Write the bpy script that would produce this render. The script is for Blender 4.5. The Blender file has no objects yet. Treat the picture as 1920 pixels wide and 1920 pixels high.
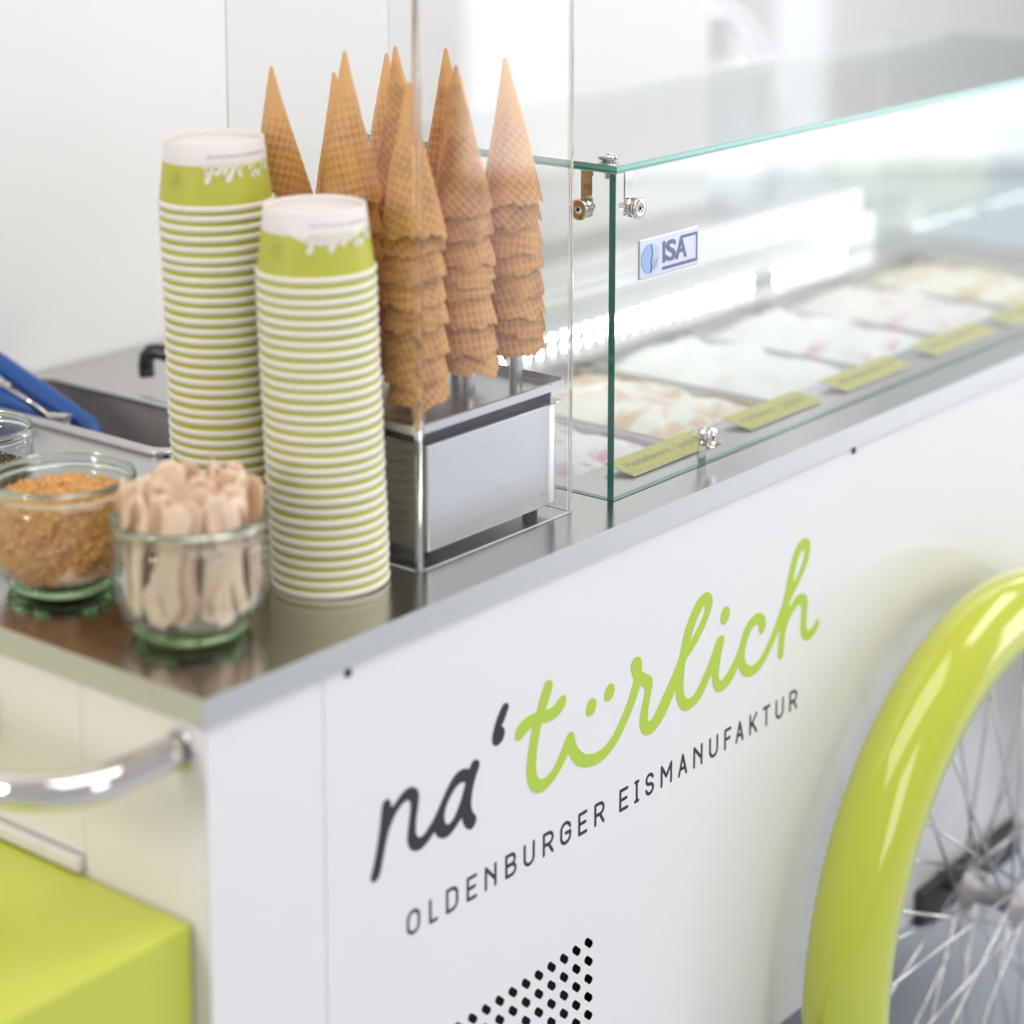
import bpy, bmesh, math, random
from mathutils import Matrix, Vector, noise

# ---------------------------------------------------------------- clear
for block in (bpy.data.objects, bpy.data.meshes, bpy.data.materials, bpy.data.lights, bpy.data.cameras, bpy.data.curves):
    for item in list(block):
        block.remove(item)
scene = bpy.context.scene
COL = scene.collection
PI = math.pi
FLOOR = 0.165          # the cart's worktop lies at z = 1.0

# ---------------------------------------------------------------- camera
cam_data = bpy.data.cameras.new("camera")
cam = bpy.data.objects.new("camera", cam_data)
COL.objects.link(cam)
cam_right = Vector((0.627344, -0.778742, 0.0))
cam_up = Vector((0.126049, 0.101543, 0.986813))
cam_fwd = Vector((0.768473, 0.619071, -0.161862))
rot = Matrix((cam_right, cam_up, -cam_fwd)).transposed()
cam.matrix_world = Matrix.Translation((-0.92228, -0.98945, 1.56)) @ rot.to_4x4()
cam_data.sensor_width = 36.0
cam_data.lens = 79.447
cam_data.shift_y = -660.0 / 1920.0
cam_data.clip_start = 0.05
cam_data.clip_end = 100.0
cam_data.dof.use_dof = True
cam_data.dof.focus_distance = 1.80
cam_data.dof.aperture_fstop = 2.6
scene.camera = cam

# ---------------------------------------------------------------- render and view
scene.render.engine = 'CYCLES'
scene.cycles.use_adaptive_sampling = True
scene.cycles.adaptive_threshold = 0.02
scene.cycles.use_denoising = True
scene.cycles.denoiser = 'OPENIMAGEDENOISE'
scene.cycles.max_bounces = 12
scene.cycles.diffuse_bounces = 4
scene.cycles.glossy_bounces = 6
scene.cycles.transmission_bounces = 10
scene.cycles.transparent_max_bounces = 24
scene.cycles.sample_clamp_indirect = 6.0
scene.cycles.time_limit = 1000
scene.view_settings.view_transform = 'Standard'
scene.view_settings.look = 'None'
scene.view_settings.exposure = -0.09
scene.view_settings.gamma = 1.0
scene.view_settings.use_curve_mapping = False

# ---------------------------------------------------------------- world and lamps (bright indoor light)
world = bpy.data.worlds.new("World")
scene.world = world
world.use_nodes = True
wbg = world.node_tree.nodes["Background"]
wbg.inputs[0].default_value = (0.985, 0.985, 1.0, 1)
wbg.inputs[1].default_value = 0.58

def lamp(name, loc, target, sx, sy, power, color):
    d = bpy.data.lights.new(name, 'AREA')
    d.shape = 'RECTANGLE'
    d.size, d.size_y, d.energy, d.color = sx, sy, power, color
    o = bpy.data.objects.new(name, d)
    COL.objects.link(o)
    o.location = loc
    o.rotation_euler = (Vector(target) - Vector(loc)).to_track_quat('-Z', 'Y').to_euler()
    return o

lamp("overhead_light", (3.0, -1.1, 3.0), (2.6, -0.4, 0.5), 2.0, 1.0, 30, (1.0, 0.99, 0.97))  # added to put a highlight on the worktop lip and wheel guard
lamp("overhead_light", (0.3, -0.9, 3.0), (0.5, 0.0, 0.9), 2.2, 1.4, 32, (1.0, 0.985, 0.96))
lamp("window_light", (6.3, -2.9, 1.30), (3.6, 0.0, 1.0), 3.2, 2.2, 92, (0.96, 0.97, 1.0))
lamp("window_light", (0.3, -3.6, 1.9), (0.5, 0.0, 0.8), 1.1, 1.9, 24, (1.0, 0.98, 1.0))
lamp("room_fill_light", (-2.6, 0.9, 2.0), (0.0, 0.3, 0.95), 1.0, 1.0, 80, (1.0, 0.925, 0.87))
lamp("room_fill_light", (4.2, 0.6, 2.9), (4.8, 2.6, 0.5), 2.4, 1.2, 70, (1.0, 0.98, 0.95))  # added fill to brighten the far room, no known fixture

# ---------------------------------------------------------------- materials
def nodes_of(m):
    m.use_nodes = True
    return m.node_tree.nodes, m.node_tree.links

def pm(name, color, rough=0.5, metal=0.0, coat=0.0, vary=0.04, scale=18.0, bump=0.0, bump_scale=80.0, stretch=(1, 1, 1), **kw):
    m = bpy.data.materials.new(name)
    n, l = nodes_of(m)
    b = n["Principled BSDF"]
    b.inputs["Metallic"].default_value = metal
    b.inputs["Coat Weight"].default_value = coat
    for k, v in kw.items():
        b.inputs[k.replace('_', ' ')].default_value = v
    tc = n.new("ShaderNodeTexCoord")
    mp = n.new("ShaderNodeMapping")
    mp.inputs["Scale"].default_value = stretch
    l.new(tc.outputs["Object"], mp.inputs[0])
    nz = n.new("ShaderNodeTexNoise")
    nz.inputs["Scale"].default_value = scale
    nz.inputs["Detail"].default_value = 4
    l.new(mp.outputs[0], nz.inputs["Vector"])
    mr = n.new("ShaderNodeMapRange")
    mr.inputs["To Min"].default_value = max(0.0, rough * (1 - 4 * vary))
    mr.inputs["To Max"].default_value = min(1.0, rough * (1 + 4 * vary))
    l.new(nz.outputs["Fac"], mr.inputs["Value"])
    l.new(mr.outputs[0], b.inputs["Roughness"])
    mx = n.new("ShaderNodeMix")
    mx.data_type = 'RGBA'
    c = tuple(color)
    mx.inputs[6].default_value = tuple(max(0, x * (1 - vary)) for x in c) + (1,)
    mx.inputs[7].default_value = tuple(min(1, x * (1 + vary)) for x in c) + (1,)
    l.new(nz.outputs["Fac"], mx.inputs[0])
    l.new(mx.outputs[2], b.inputs["Base Color"])
    if bump > 0:
        nb = n.new("ShaderNodeTexNoise")
        nb.inputs["Scale"].default_value = bump_scale
        nb.inputs["Detail"].default_value = 3
        l.new(mp.outputs[0], nb.inputs["Vector"])
        bp = n.new("ShaderNodeBump")
        bp.inputs["Strength"].default_value = bump
        bp.inputs["Distance"].default_value = 0.001
        l.new(nb.outputs["Fac"], bp.inputs["Height"])
        l.new(bp.outputs[0], b.inputs["Normal"])
    return m

def clear_sheet(name, tint, ior=1.5, boost=1.0):
    """thin clear pane: passes light straight through and mirrors by Fresnel"""
    m = bpy.data.materials.new(name)
    n, l = nodes_of(m)
    n.remove(n["Principled BSDF"])
    out = n["Material Output"]
    tr = n.new("ShaderNodeBsdfTransparent")
    tr.inputs[0].default_value = tuple(tint) + (1,)
    gl = n.new("ShaderNodeBsdfGlossy")
    gl.inputs["Roughness"].default_value = 0.0
    fr = n.new("ShaderNodeFresnel")
    # the way out of a pane meets the same angle as the way in
    ge = n.new("ShaderNodeNewGeometry")
    io = n.new("ShaderNodeMapRange")
    io.inputs["To Min"].default_value = ior
    io.inputs["To Max"].default_value = 1.0 / ior
    l.new(ge.outputs["Backfacing"], io.inputs["Value"])
    l.new(io.outputs[0], fr.inputs[0])
    mu = n.new("ShaderNodeMath")
    mu.operation = 'MULTIPLY'
    mu.inputs[1].default_value = boost
    mu.use_clamp = True
    mx = n.new("ShaderNodeMixShader")
    l.new(fr.outputs[0], mu.inputs[0])
    l.new(mu.outputs[0], mx.inputs[0])
    l.new(tr.outputs[0], mx.inputs[1])
    l.new(gl.outputs[0], mx.inputs[2])
    l.new(mx.outputs[0], out.inputs[0])
    return m

def solid_glass(name, color, ior=1.46, rough=0.0):
    m = bpy.data.materials.new(name)
    n, l = nodes_of(m)
    n.remove(n["Principled BSDF"])
    g = n.new("ShaderNodeBsdfGlass")
    g.inputs["Color"].default_value = tuple(color) + (1,)
    g.inputs["IOR"].default_value = ior
    g.inputs["Roughness"].default_value = rough
    l.new(g.outputs[0], n["Material Output"].inputs[0])
    return m

def emitter(name, color, strength):
    m = bpy.data.materials.new(name)
    n, l = nodes_of(m)
    n.remove(n["Principled BSDF"])
    e = n.new("ShaderNodeEmission")
    e.inputs[0].default_value = tuple(color) + (1,)
    e.inputs[1].default_value = strength
    l.new(e.outputs[0], n["Material Output"].inputs[0])
    return m

M = {}
M['steel_top'] = pm("brushed_steel_worktop", (0.56, 0.545, 0.53), 0.17, 1.0, vary=0.05, scale=6, bump=0.05, bump_scale=60, stretch=(1.5, 40, 40))
M['steel'] = pm("brushed_steel", (0.62, 0.61, 0.60), 0.24, 1.0, vary=0.05, scale=10, bump=0.06, bump_scale=60, stretch=(1.5, 40, 40))
M['steel_satin'] = pm("satin_steel", (0.80, 0.80, 0.80), 0.30, 1.0, vary=0.05, scale=10, bump=0.05, bump_scale=90, stretch=(2, 30, 30))
M['steel_edge'] = pm("satin_steel_edge", (0.68, 0.665, 0.645), 0.29, 0.88, vary=0.04, scale=5, stretch=(1.5, 40, 40))
M['lip_highlight'] = pm("steel_lip_highlight", (0.88, 0.87, 0.85), 0.16, 1.0, vary=0.03)  # lighter than the worktop steel: the edge highlight is put into the colour
M['chrome'] = pm("polished_chrome", (0.74, 0.69, 0.64), 0.05, 1.0, vary=0.03)
M['sink'] = pm("worn_sink_steel", (0.42, 0.40, 0.385), 0.45, 0.55, vary=0.10, scale=25)
M['panel'] = pm("white_coated_panel", (0.795, 0.78, 0.775), 0.30, 0.0, coat=0.45, vary=0.015, scale=9, bump=0.10, bump_scale=420)
M['side'] = pm("cream_white_panel", (0.84, 0.795, 0.775), 0.42, 0.0, vary=0.015, scale=8, bump=0.08, bump_scale=380)
M['ledge'] = pm("scuffed_white_ledge", (0.78, 0.74, 0.71), 0.5, vary=0.08, scale=60)
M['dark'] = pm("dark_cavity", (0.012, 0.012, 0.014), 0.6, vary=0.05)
M['ink'] = pm("anthracite_vinyl", (0.020, 0.024, 0.031), 0.6, vary=0.05)
M['lime_vinyl'] = pm("lime_vinyl", (0.43, 0.60, 0.045), 0.35, vary=0.05, scale=5)
M['lime_paint'] = pm("glossy_lime_paint", (0.51, 0.555, 0.042), 0.13, coat=0.6, vary=0.03, scale=4)
M['lime_box'] = pm("lime_box_paint", (0.545, 0.59, 0.06), 0.26, coat=0.25, vary=0.03, scale=4)
M['cup_green'] = pm("lime_printed_paper", (0.46, 0.47, 0.055), 0.5, vary=0.03)
M['cup_white'] = pm("white_cup_paper", (0.74, 0.69, 0.66), 0.55, vary=0.02)
M['cup_rim'] = pm("rolled_paper_rim", (0.79, 0.755, 0.665), 0.5, vary=0.02)
M['print_pale'] = pm("pale_cup_print", (0.80, 0.80, 0.58), 0.5, vary=0.02)
M['print_grey'] = pm("grey_cup_print", (0.33, 0.27, 0.28), 0.5, vary=0.02)
M['print_emblem'] = pm("faint_cup_emblem", (0.55, 0.60, 0.20), 0.5, vary=0.02)
M['spoon'] = pm("birch_wood", (0.86, 0.67, 0.49), 0.6, vary=0.13, scale=30, stretch=(12, 12, 1.2), bump=0.15, bump_scale=60)
M['crumb'] = pm("caramel_brittle", (0.88, 0.365, 0.115), 0.45, vary=0.55, scale=90)
M['choc'] = pm("dark_chocolate", (0.10, 0.055, 0.032), 0.4, vary=0.3, scale=200)
M['blue'] = pm("blue_rubber_grip", (0.009, 0.072, 0.30), 0.40, vary=0.06)
M['black'] = pm("black_plastic", (0.014, 0.014, 0.014), 0.25, vary=0.05)
M['card'] = pm("lime_card", (0.56, 0.51, 0.14), 0.6, vary=0.03)
M['card_edge'] = pm("card_white_edge", (0.85, 0.85, 0.78), 0.6, vary=0.02)
M['card_ink'] = pm("grey_card_ink", (0.20, 0.22, 0.12), 0.6, vary=0.02)
M['tyre'] = pm("black_tyre", (0.02, 0.02, 0.022), 0.7, vary=0.1)
M['bracket'] = pm("dark_steel_bracket", (0.055, 0.05, 0.048), 0.5, vary=0.15)
M['badge'] = pm("satin_aluminium_badge", (0.58, 0.60, 0.66), 0.30, 0.5, vary=0.02)
M['badge_blue'] = pm("badge_print_blue", (0.13, 0.155, 0.30), 0.35, vary=0.02)
M['badge_sky'] = pm("badge_print_sky", (0.30, 0.47, 0.76), 0.35, vary=0.02)
M['badge_light'] = pm("badge_print_pale", (0.46, 0.58, 0.76), 0.35, vary=0.02)
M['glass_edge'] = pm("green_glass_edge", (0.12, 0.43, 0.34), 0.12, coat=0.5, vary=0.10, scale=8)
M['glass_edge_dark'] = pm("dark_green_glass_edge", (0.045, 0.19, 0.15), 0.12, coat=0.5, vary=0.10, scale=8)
M['pane'] = clear_sheet("clear_pane", (0.955, 0.975, 0.965), 1.5)
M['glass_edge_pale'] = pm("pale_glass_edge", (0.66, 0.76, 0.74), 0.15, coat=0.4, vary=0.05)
M['acrylic'] = clear_sheet("clear_acrylic", (0.972, 0.972, 0.972), 1.45)
M['acrylic_bend'] = solid_glass("acrylic_bend", (0.97, 0.975, 0.98), 1.49)
M['acrylic_edge'] = pm("polished_acrylic_edge", (0.80, 0.81, 0.83), 0.2, vary=0.03)
M['jar'] = clear_sheet("jar_wall_glass", (0.955, 0.97, 0.955), 1.5, 1.15)
M['jar_base'] = solid_glass("jar_base_green_glass", (0.84, 0.93, 0.81), 1.5)
M['jar_rim'] = solid_glass("jar_rim_glass", (0.92, 0.95, 0.92), 1.5)
M['led'] = emitter("white_diode", (0.93, 0.98, 1.0), 50.0)
M['wall'] = pm("white_wall_paint", (0.83, 0.825, 0.815), 0.6, vary=0.012, scale=4, bump=0.06, bump_scale=220)
M['grey_wall'] = pm("light_grey_wall", (0.80, 0.795, 0.78), 0.7, vary=0.03, scale=3)
M['floor'] = pm("blue_grey_floor", (0.50, 0.56, 0.64), 0.4, vary=0.05, scale=6)
M['white_furn'] = pm("white_lacquer", (0.86, 0.87, 0.88), 0.4, vary=0.02)
M['grey_furn'] = pm("grey_lacquer", (0.70, 0.71, 0.72), 0.5, vary=0.03)
M['green_furn'] = pm("moss_green_board", (0.64, 0.68, 0.57), 0.6, vary=0.25, scale=6)
M['rose_furn'] = pm("rose_fabric", (0.76, 0.68, 0.65), 0.8, vary=0.1)
M['clear_plastic'] = clear_sheet("clear_chair_plastic", (0.93, 0.94, 0.94), 1.5, 1.6)

def vary_by_object(m, dark, light):
    n, l = nodes_of(m)
    b = n["Principled BSDF"]
    src = b.inputs["Base Color"].links[0].from_socket
    info = n.new("ShaderNodeObjectInfo")
    r = n.new("ShaderNodeValToRGB")
    r.color_ramp.elements[0].color = tuple(dark) + (1,)
    r.color_ramp.elements[1].color = tuple(light) + (1,)
    l.new(info.outputs["Random"], r.inputs[0])
    mx = n.new("ShaderNodeMix"); mx.data_type = 'RGBA'; mx.blend_type = 'MULTIPLY'; mx.inputs[0].default_value = 1.0
    l.new(src, mx.inputs[6]); l.new(r.outputs[0], mx.inputs[7]); l.new(mx.outputs[2], b.inputs["Base Color"])
vary_by_object(M['spoon'], (0.80, 0.72, 0.66), (1.06, 1.06, 1.06))

def waffle_material():
    m = bpy.data.materials.new("baked_waffle")
    n, l = nodes_of(m)
    b = n["Principled BSDF"]
    b.inputs["Roughness"].default_value = 0.62
    at = n.new("ShaderNodeAttribute")
    at.attribute_name = "pit"
    ramp = n.new("ShaderNodeValToRGB")
    ramp.color_ramp.elements[0].position = 0.12
    ramp.color_ramp.elements[0].color = (0.70, 0.385, 0.135, 1)
    ramp.color_ramp.elements[1].position = 0.95
    ramp.color_ramp.elements[1].color = (0.47, 0.215, 0.060, 1)
    l.new(at.outputs["Fac"], ramp.inputs[0])
    tc = n.new("ShaderNodeTexCoord")
    nz = n.new("ShaderNodeTexNoise")
    nz.inputs["Scale"].default_value = 55
    nz.inputs["Detail"].default_value = 5
    l.new(tc.outputs["Object"], nz.inputs["Vector"])
    info = n.new("ShaderNodeObjectInfo")
    ad = n.new("ShaderNodeMath"); ad.operation = 'MULTIPLY_ADD'
    ad.inputs[1].default_value = 0.35; ad.inputs[2].default_value = 0.32
    l.new(info.outputs["Random"], ad.inputs[0])
    ad2 = n.new("ShaderNodeMath"); ad2.operation = 'ADD'
    l.new(nz.outputs["Fac"], ad2.inputs[0]); l.new(ad.outputs[0], ad2.inputs[1])
    mx = n.new("ShaderNodeMix"); mx.data_type = 'RGBA'; mx.blend_type = 'MULTIPLY'
    mx.inputs[0].default_value = 1.0
    gr = n.new("ShaderNodeValToRGB")
    gr.color_ramp.elements[0].position = 0.62; gr.color_ramp.elements[0].color = (0.66, 0.56, 0.47, 1)
    gr.color_ramp.elements[1].position = 1.15 if False else 1.0; gr.color_ramp.elements[1].color = (1.12, 1.08, 1.02, 1)
    l.new(ad2.outputs[0], gr.inputs[0])
    l.new(ramp.outputs[0], mx.inputs[6]); l.new(gr.outputs[0], mx.inputs[7])
    l.new(mx.outputs[2], b.inputs["Base Color"])
    fn = n.new("ShaderNodeTexNoise"); fn.inputs["Scale"].default_value = 900
    l.new(tc.outputs["Object"], fn.inputs["Vector"])
    bp = n.new("ShaderNodeBump"); bp.inputs["Strength"].default_value = 0.35; bp.inputs["Distance"].default_value = 0.0006
    l.new(fn.outputs["Fac"], bp.inputs["Height"]); l.new(bp.outputs[0], b.inputs["Normal"])
    return m
M['waffle'] = waffle_material()

def gelato_material(name, base, swirl, amount):
    m = bpy.data.materials.new(name)
    n, l = nodes_of(m)
    b = n["Principled BSDF"]
    b.inputs["Roughness"].default_value = 0.45
    b.inputs["Subsurface Weight"].default_value = 0.0
    tc = n.new("ShaderNodeTexCoord")
    nz = n.new("ShaderNodeTexNoise"); nz.inputs["Scale"].default_value = 16; nz.inputs["Detail"].default_value = 3
    nz.inputs["Distortion"].default_value = 1.2
    l.new(tc.outputs["Object"], nz.inputs["Vector"])
    r = n.new("ShaderNodeValToRGB")
    r.color_ramp.elements[0].position = amount; r.color_ramp.elements[0].color = tuple(swirl) + (1,)
    r.color_ramp.elements[1].position = amount + 0.16; r.color_ramp.elements[1].color = tuple(base) + (1,)
    l.new(nz.outputs["Fac"], r.inputs[0]); l.new(r.outputs[0], b.inputs["Base Color"])
    return m

# ---------------------------------------------------------------- scene helpers
def props(o, label=None, category=None, group=None, kind=None):
    if label: o["label"] = label
    if category: o["category"] = category
    if group: o["group"] = group
    if kind: o["kind"] = kind
    return o

def world_of(o):
    if o.parent is None:
        return o.matrix_basis.copy()
    return world_of(o.parent) @ o.matrix_parent_inverse @ o.matrix_basis

def attach(child, parent):
    child.parent = parent
    child.matrix_parent_inverse = world_of(parent).inverted()
    return child

def mesh_obj(name, mesh, mats, parent=None, local=False):
    o = bpy.data.objects.new(name, mesh)
    if not mesh.materials:
        for mt in (mats if isinstance(mats, (list, tuple)) else [mats]):
            mesh.materials.append(mt)
    COL.objects.link(o)
    if parent is not None:
        if local:
            o.parent = parent
        else:
            attach(o, parent)
    return o

def from_bm(name, bm, mats, parent=None, smooth=False, local=False):
    me = bpy.data.meshes.new(name)
    bm.normal_update()
    bm.to_mesh(me)
    bm.free()
    if smooth:
        for p in me.polygons: p.use_smooth = True
    return mesh_obj(name, me, mats, parent, local)

def empty(name, loc, rot=(0, 0, 0)):
    o = bpy.data.objects.new(name, None)
    o.empty_display_size = 0.05
    o.location = loc
    o.rotation_euler = rot
    o.matrix_basis = o.matrix_basis.copy()
    COL.objects.link(o)
    return o

def bx(bm, x0, x1, y0, y1, z0, z1, mat=0, bevel=0.0, seg=2):
    vs = [bm.verts.new((x, y, z)) for x in (x0, x1) for y in (y0, y1) for z in (z0, z1)]
    fs = []
    for q in ((0, 1, 3, 2), (4, 6, 7, 5), (0, 4, 5, 1), (2, 3, 7, 6), (0, 2, 6, 4), (1, 5, 7, 3)):
        f = bm.faces.new([vs[i] for i in q]); f.material_index = mat; fs.append(f)
    if bevel > 0:
        es = list({e for f in fs for e in f.edges})
        bmesh.ops.bevel(bm, geom=es, offset=bevel, segments=seg, profile=0.5, affect='EDGES')
    return fs

def box_obj(name, dims, mat, parent=None, bevel=0.0, seg=2):
    bm = bmesh.new()
    bx(bm, *dims, bevel=bevel, seg=seg)
    return from_bm(name, bm, mat, parent)

def lathe(bm, prof, seg=48, center=(0, 0, 0), axis='z', mat=0, mats=None):
    """revolve (radius, height) pairs; radius 0 closes with a pole"""
    rings = []
    for r, h in prof:
        if r <= 1e-7:
            pts = [(0, 0, h)]
        else:
            pts = [(r * math.cos(2 * PI * i / seg), r * math.sin(2 * PI * i / seg), h) for i in range(seg)]
        ring = []
        for p in pts:
            if axis == 'y': p = (p[0], p[2], p[1])
            elif axis == 'x': p = (p[2], p[0], p[1])
            ring.append(bm.verts.new((p[0] + center[0], p[1] + center[1], p[2] + center[2])))
        rings.append(ring)
    for k in range(len(rings) - 1):
        a, b = rings[k], rings[k + 1]
        mi = mats[k] if mats else mat
        for i in range(seg):
            j = (i + 1) % seg
            if len(a) == 1 and len(b) == 1: continue
            if len(a) == 1: f = bm.faces.new((a[0], b[j], b[i]))
            elif len(b) == 1: f = bm.faces.new((a[i], a[j], b[0]))
            else: f = bm.faces.new((a[i], a[j], b[j], b[i]))
            f.material_index = mi
            f.smooth = True

def sweep(bm, pts, radius, seg=10, cap=True, mat=0, closed=False):
    """round tube along points; radius a number or a list"""
    pts = [Vector(p) for p in pts]
    n = len(pts)
    rad = radius if isinstance(radius, (list, tuple)) else [radius] * n
    t0 = (pts[1] - pts[0]).normalized()
    ref = Vector((0, 0, 1)) if abs(t0.z) < 0.9 else Vector((1, 0, 0))
    u = t0.cross(ref).normalized()
    rings = []
    for i in range(n):
        if closed: t = (pts[(i + 1) % n] - pts[i - 1]).normalized()
        elif i == 0: t = t0
        elif i == n - 1: t = (pts[-1] - pts[-2]).normalized()
        else: t = (pts[i + 1] - pts[i - 1]).normalized()
        u = (u - t * u.dot(t)).normalized()
        v = t.cross(u)
        rings.append([bm.verts.new(pts[i] + (u * math.cos(2 * PI * k / seg) + v * math.sin(2 * PI * k / seg)) * rad[i]) for k in range(seg)])
    m = n if closed else n - 1
    for i in range(m):
        a, b = rings[i], rings[(i + 1) % n]
        for k in range(seg):
            f = bm.faces.new((a[k], a[(k + 1) % seg], b[(k + 1) % seg], b[k]))
            f.smooth = True; f.material_index = mat
    if cap and not closed:
        for ring in (rings[0][::-1], rings[-1]):
            f = bm.faces.new(ring); f.material_index = mat

def outline(s):
    return [(int(a) / 1e4, int(b) / 1e4) for a, b in (p.split(',') for p in s.split())]

def smooth_loop(pts, k=3):
    out = []
    n = len(pts)
    for i in range(n):
        p0, p1, p2, p3 = pts[i - 1], pts[i], pts[(i + 1) % n], pts[(i + 2) % n]
        for j in range(k):
            t = j / k
            out.append(tuple(0.5 * (2 * p1[c] + (p2[c] - p0[c]) * t + (2 * p0[c] - 5 * p1[c] + 4 * p2[c] - p3[c]) * t * t
                                    + (3 * p1[c] - p0[c] - 3 * p2[c] + p3[c]) * t ** 3) for c in (0, 1)))
    return out

def filled_mesh(name, loops, y0, y1):
    """flat sheet with holes, standing in the xz plane between y0 and y1"""
    cu = bpy.data.curves.new(name, 'CURVE')
    cu.dimensions = '2D'
    cu.fill_mode = 'BOTH'
    cu.extrude = abs(y1 - y0) / 2
    for lp in loops:
        sp = cu.splines.new('POLY')
        sp.points.add(len(lp) - 1)
        for q, p in zip(sp.points, lp): q.co = (p[0], p[1], 0, 1)
        sp.use_cyclic_u = True
    ob = bpy.data.objects.new(name, cu)
    me = bpy.data.meshes.new_from_object(ob)
    bpy.data.objects.remove(ob)
    bpy.data.curves.remove(cu)
    yc = (y0 + y1) / 2
    for v in me.vertices:
        x, z, y = v.co
        v.co = (x, yc + y, z)
    bm = bmesh.new(); bm.from_mesh(me)
    bmesh.ops.recalc_face_normals(bm, faces=bm.faces)
    bm.to_mesh(me); bm.free()
    me.materials.clear()
    return me

def text_mesh(name, body, size, offset=0.0, shear=0.0):
    cu = bpy.data.curves.new(name, 'FONT')
    cu.body = body; cu.size = size; cu.offset = offset; cu.shear = shear
    cu.resolution_u = 3
    ob = bpy.data.objects.new(name, cu)
    me = bpy.data.meshes.new_from_object(ob)
    bpy.data.objects.remove(ob); bpy.data.curves.remove(cu)
    me.materials.clear()
    return me

def copy_tree(src, parent=None):
    c = src.copy()
    COL.objects.link(c)
    c.parent = parent
    for ch in list(src.children):
        copy_tree(ch, c)
    return c

# ================================================================ SETTING
def plane_obj(name, corners, mat):
    bm = bmesh.new()
    bm.faces.new([bm.verts.new(c) for c in corners])
    o = from_bm(name, bm, mat)
    return props(o, kind="structure")

plane_obj("floor", [(-8, -8, FLOOR), (14, -8, FLOOR), (14, 9, FLOOR), (-8, 9, FLOOR)], M['floor'])
w = box_obj("wall", (-3.0, 1.62, 0.716, 0.80, FLOOR, 3.4), M['wall']); props(w, kind="structure")
w = box_obj("wall_far", (1.62, 12.0, 3.30, 3.40, FLOOR, 3.4), M['grey_wall']); props(w, kind="structure")

# ================================================================ CART
cart = empty("ice_cream_cart", (0.75, 0.35, FLOOR))
props(cart, "white ice cream cart with steel worktop, glass display, lime wheel guard and green lettering", "ice cream cart")
CX1 = 1.62                                    # right end of the worktop

# worktop with openings for the ice cream well and the sink
WELL = (0.505, 1.508, 0.098, 0.338)
SINK = (0.337, 0.441, 0.402, 0.690)
def slab_with_holes(name, x0, x1, y0, y1, z0, z1, holes, mat, parent):
    xs = sorted({x0, x1} | {h[0] for h in holes} | {h[1] for h in holes})
    ys = sorted({y0, y1} | {h[2] for h in holes} | {h[3] for h in holes})
    bm = bmesh.new()
    vt = {}
    def V(x, y, z):
        if (x, y, z) not in vt: vt[(x, y, z)] = bm.verts.new((x, y, z))
        return vt[(x, y, z)]
    def solid(i, j):
        if not (0 <= i < len(xs) - 1 and 0 <= j < len(ys) - 1): return False
        cx, cy = (xs[i] + xs[i + 1]) / 2, (ys[j] + ys[j + 1]) / 2
        return not any(h[0] < cx < h[1] and h[2] < cy < h[3] for h in holes)
    for i in range(len(xs) - 1):
        for j in range(len(ys) - 1):
            if not solid(i, j): continue
            a, b, c, d = xs[i], xs[i + 1], ys[j], ys[j + 1]
            bm.faces.new((V(a, c, z1), V(b, c, z1), V(b, d, z1), V(a, d, z1)))
            bm.faces.new((V(a, c, z0), V(a, d, z0), V(b, d, z0), V(b, c, z0)))
            if not solid(i - 1, j): bm.faces.new((V(a, c, z0), V(a, c, z1), V(a, d, z1), V(a, d, z0)))
            if not solid(i + 1, j): bm.faces.new((V(b, c, z0), V(b, d, z0), V(b, d, z1), V(b, c, z1)))
            if not solid(i, j - 1): bm.faces.new((V(a, c, z0), V(b, c, z0), V(b, c, z1), V(a, c, z1)))
            if not solid(i, j + 1): bm.faces.new((V(a, d, z0), V(a, d, z1), V(b, d, z1), V(b, d, z0)))
    es = [e for e in bm.edges if e.calc_face_angle(0) > 0.5]
    bmesh.ops.bevel(bm, geom=es, offset=0.0030, segments=4, profile=0.5, affect='EDGES')
    bm.normal_update()
    for f in bm.faces:
        f.smooth = False
        f.material_index = 0 if f.normal.z > 0.97 else (2 if f.normal.z > 0.15 else 1)
    return from_bm(name, bm, mat, parent)
slab_with_holes("worktop", -0.003, CX1, -0.003, 0.712, 0.980, 1.0, [WELL, SINK], [M['steel_top'], M['steel_edge'], M['lip_highlight']], cart)

# body panels
PZ0, PZ1 = 0.467, 0.9795
box_obj("corner_panel", (0.0002, 0.1060, 0.0, 0.0012, PZ0, PZ1), M['panel'], cart, 0.0003)
holes = []
for i in range(14):
    for j in range(10):
        cx, cz = 0.4021 - 0.0158 * i, 0.6658 - 0.0153 * j
        half = [(-0.0046, 0.0047), (-0.0030, 0.0054), (-0.0012, 0.0052), (0.0052, -0.0004), (0.0057, -0.0022), (0.0055, -0.0036)]
        lp = [(cx + p, cz + q) for p, q in half] + [(cx - p, cz - q) for p, q in half]
        holes.append(lp)
rect = [(0.1066, PZ0), (1.60, PZ0), (1.60, PZ1), (0.1066, PZ1)]
fp = mesh_obj("front_panel", filled_mesh("front_panel", [rect] + holes, 0.0, 0.0006), M['panel'], cart)
box_obj("vent_shade_block", (0.18, 0.42, 0.0125, 0.08, 0.50, 0.69), M['dark'], cart)  # solid black block standing in for the shade behind the vent holes
box_obj("side_panel", (0.0, 0.012, 0.0014, 0.1190, PZ0, PZ1), M['side'], cart, 0.001)
dr = box_obj("side_door", (0.0006, 0.012, 0.1200, 0.700, 0.8575, PZ1), M['side'], cart, 0.001)
box_obj("door_latch", (-0.004, 0.0004, 0.2085, 0.216, 0.915, 0.955), pm("brown_latch", (0.09, 0.035, 0.02), 0.4), dr, 0.001)
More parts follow.
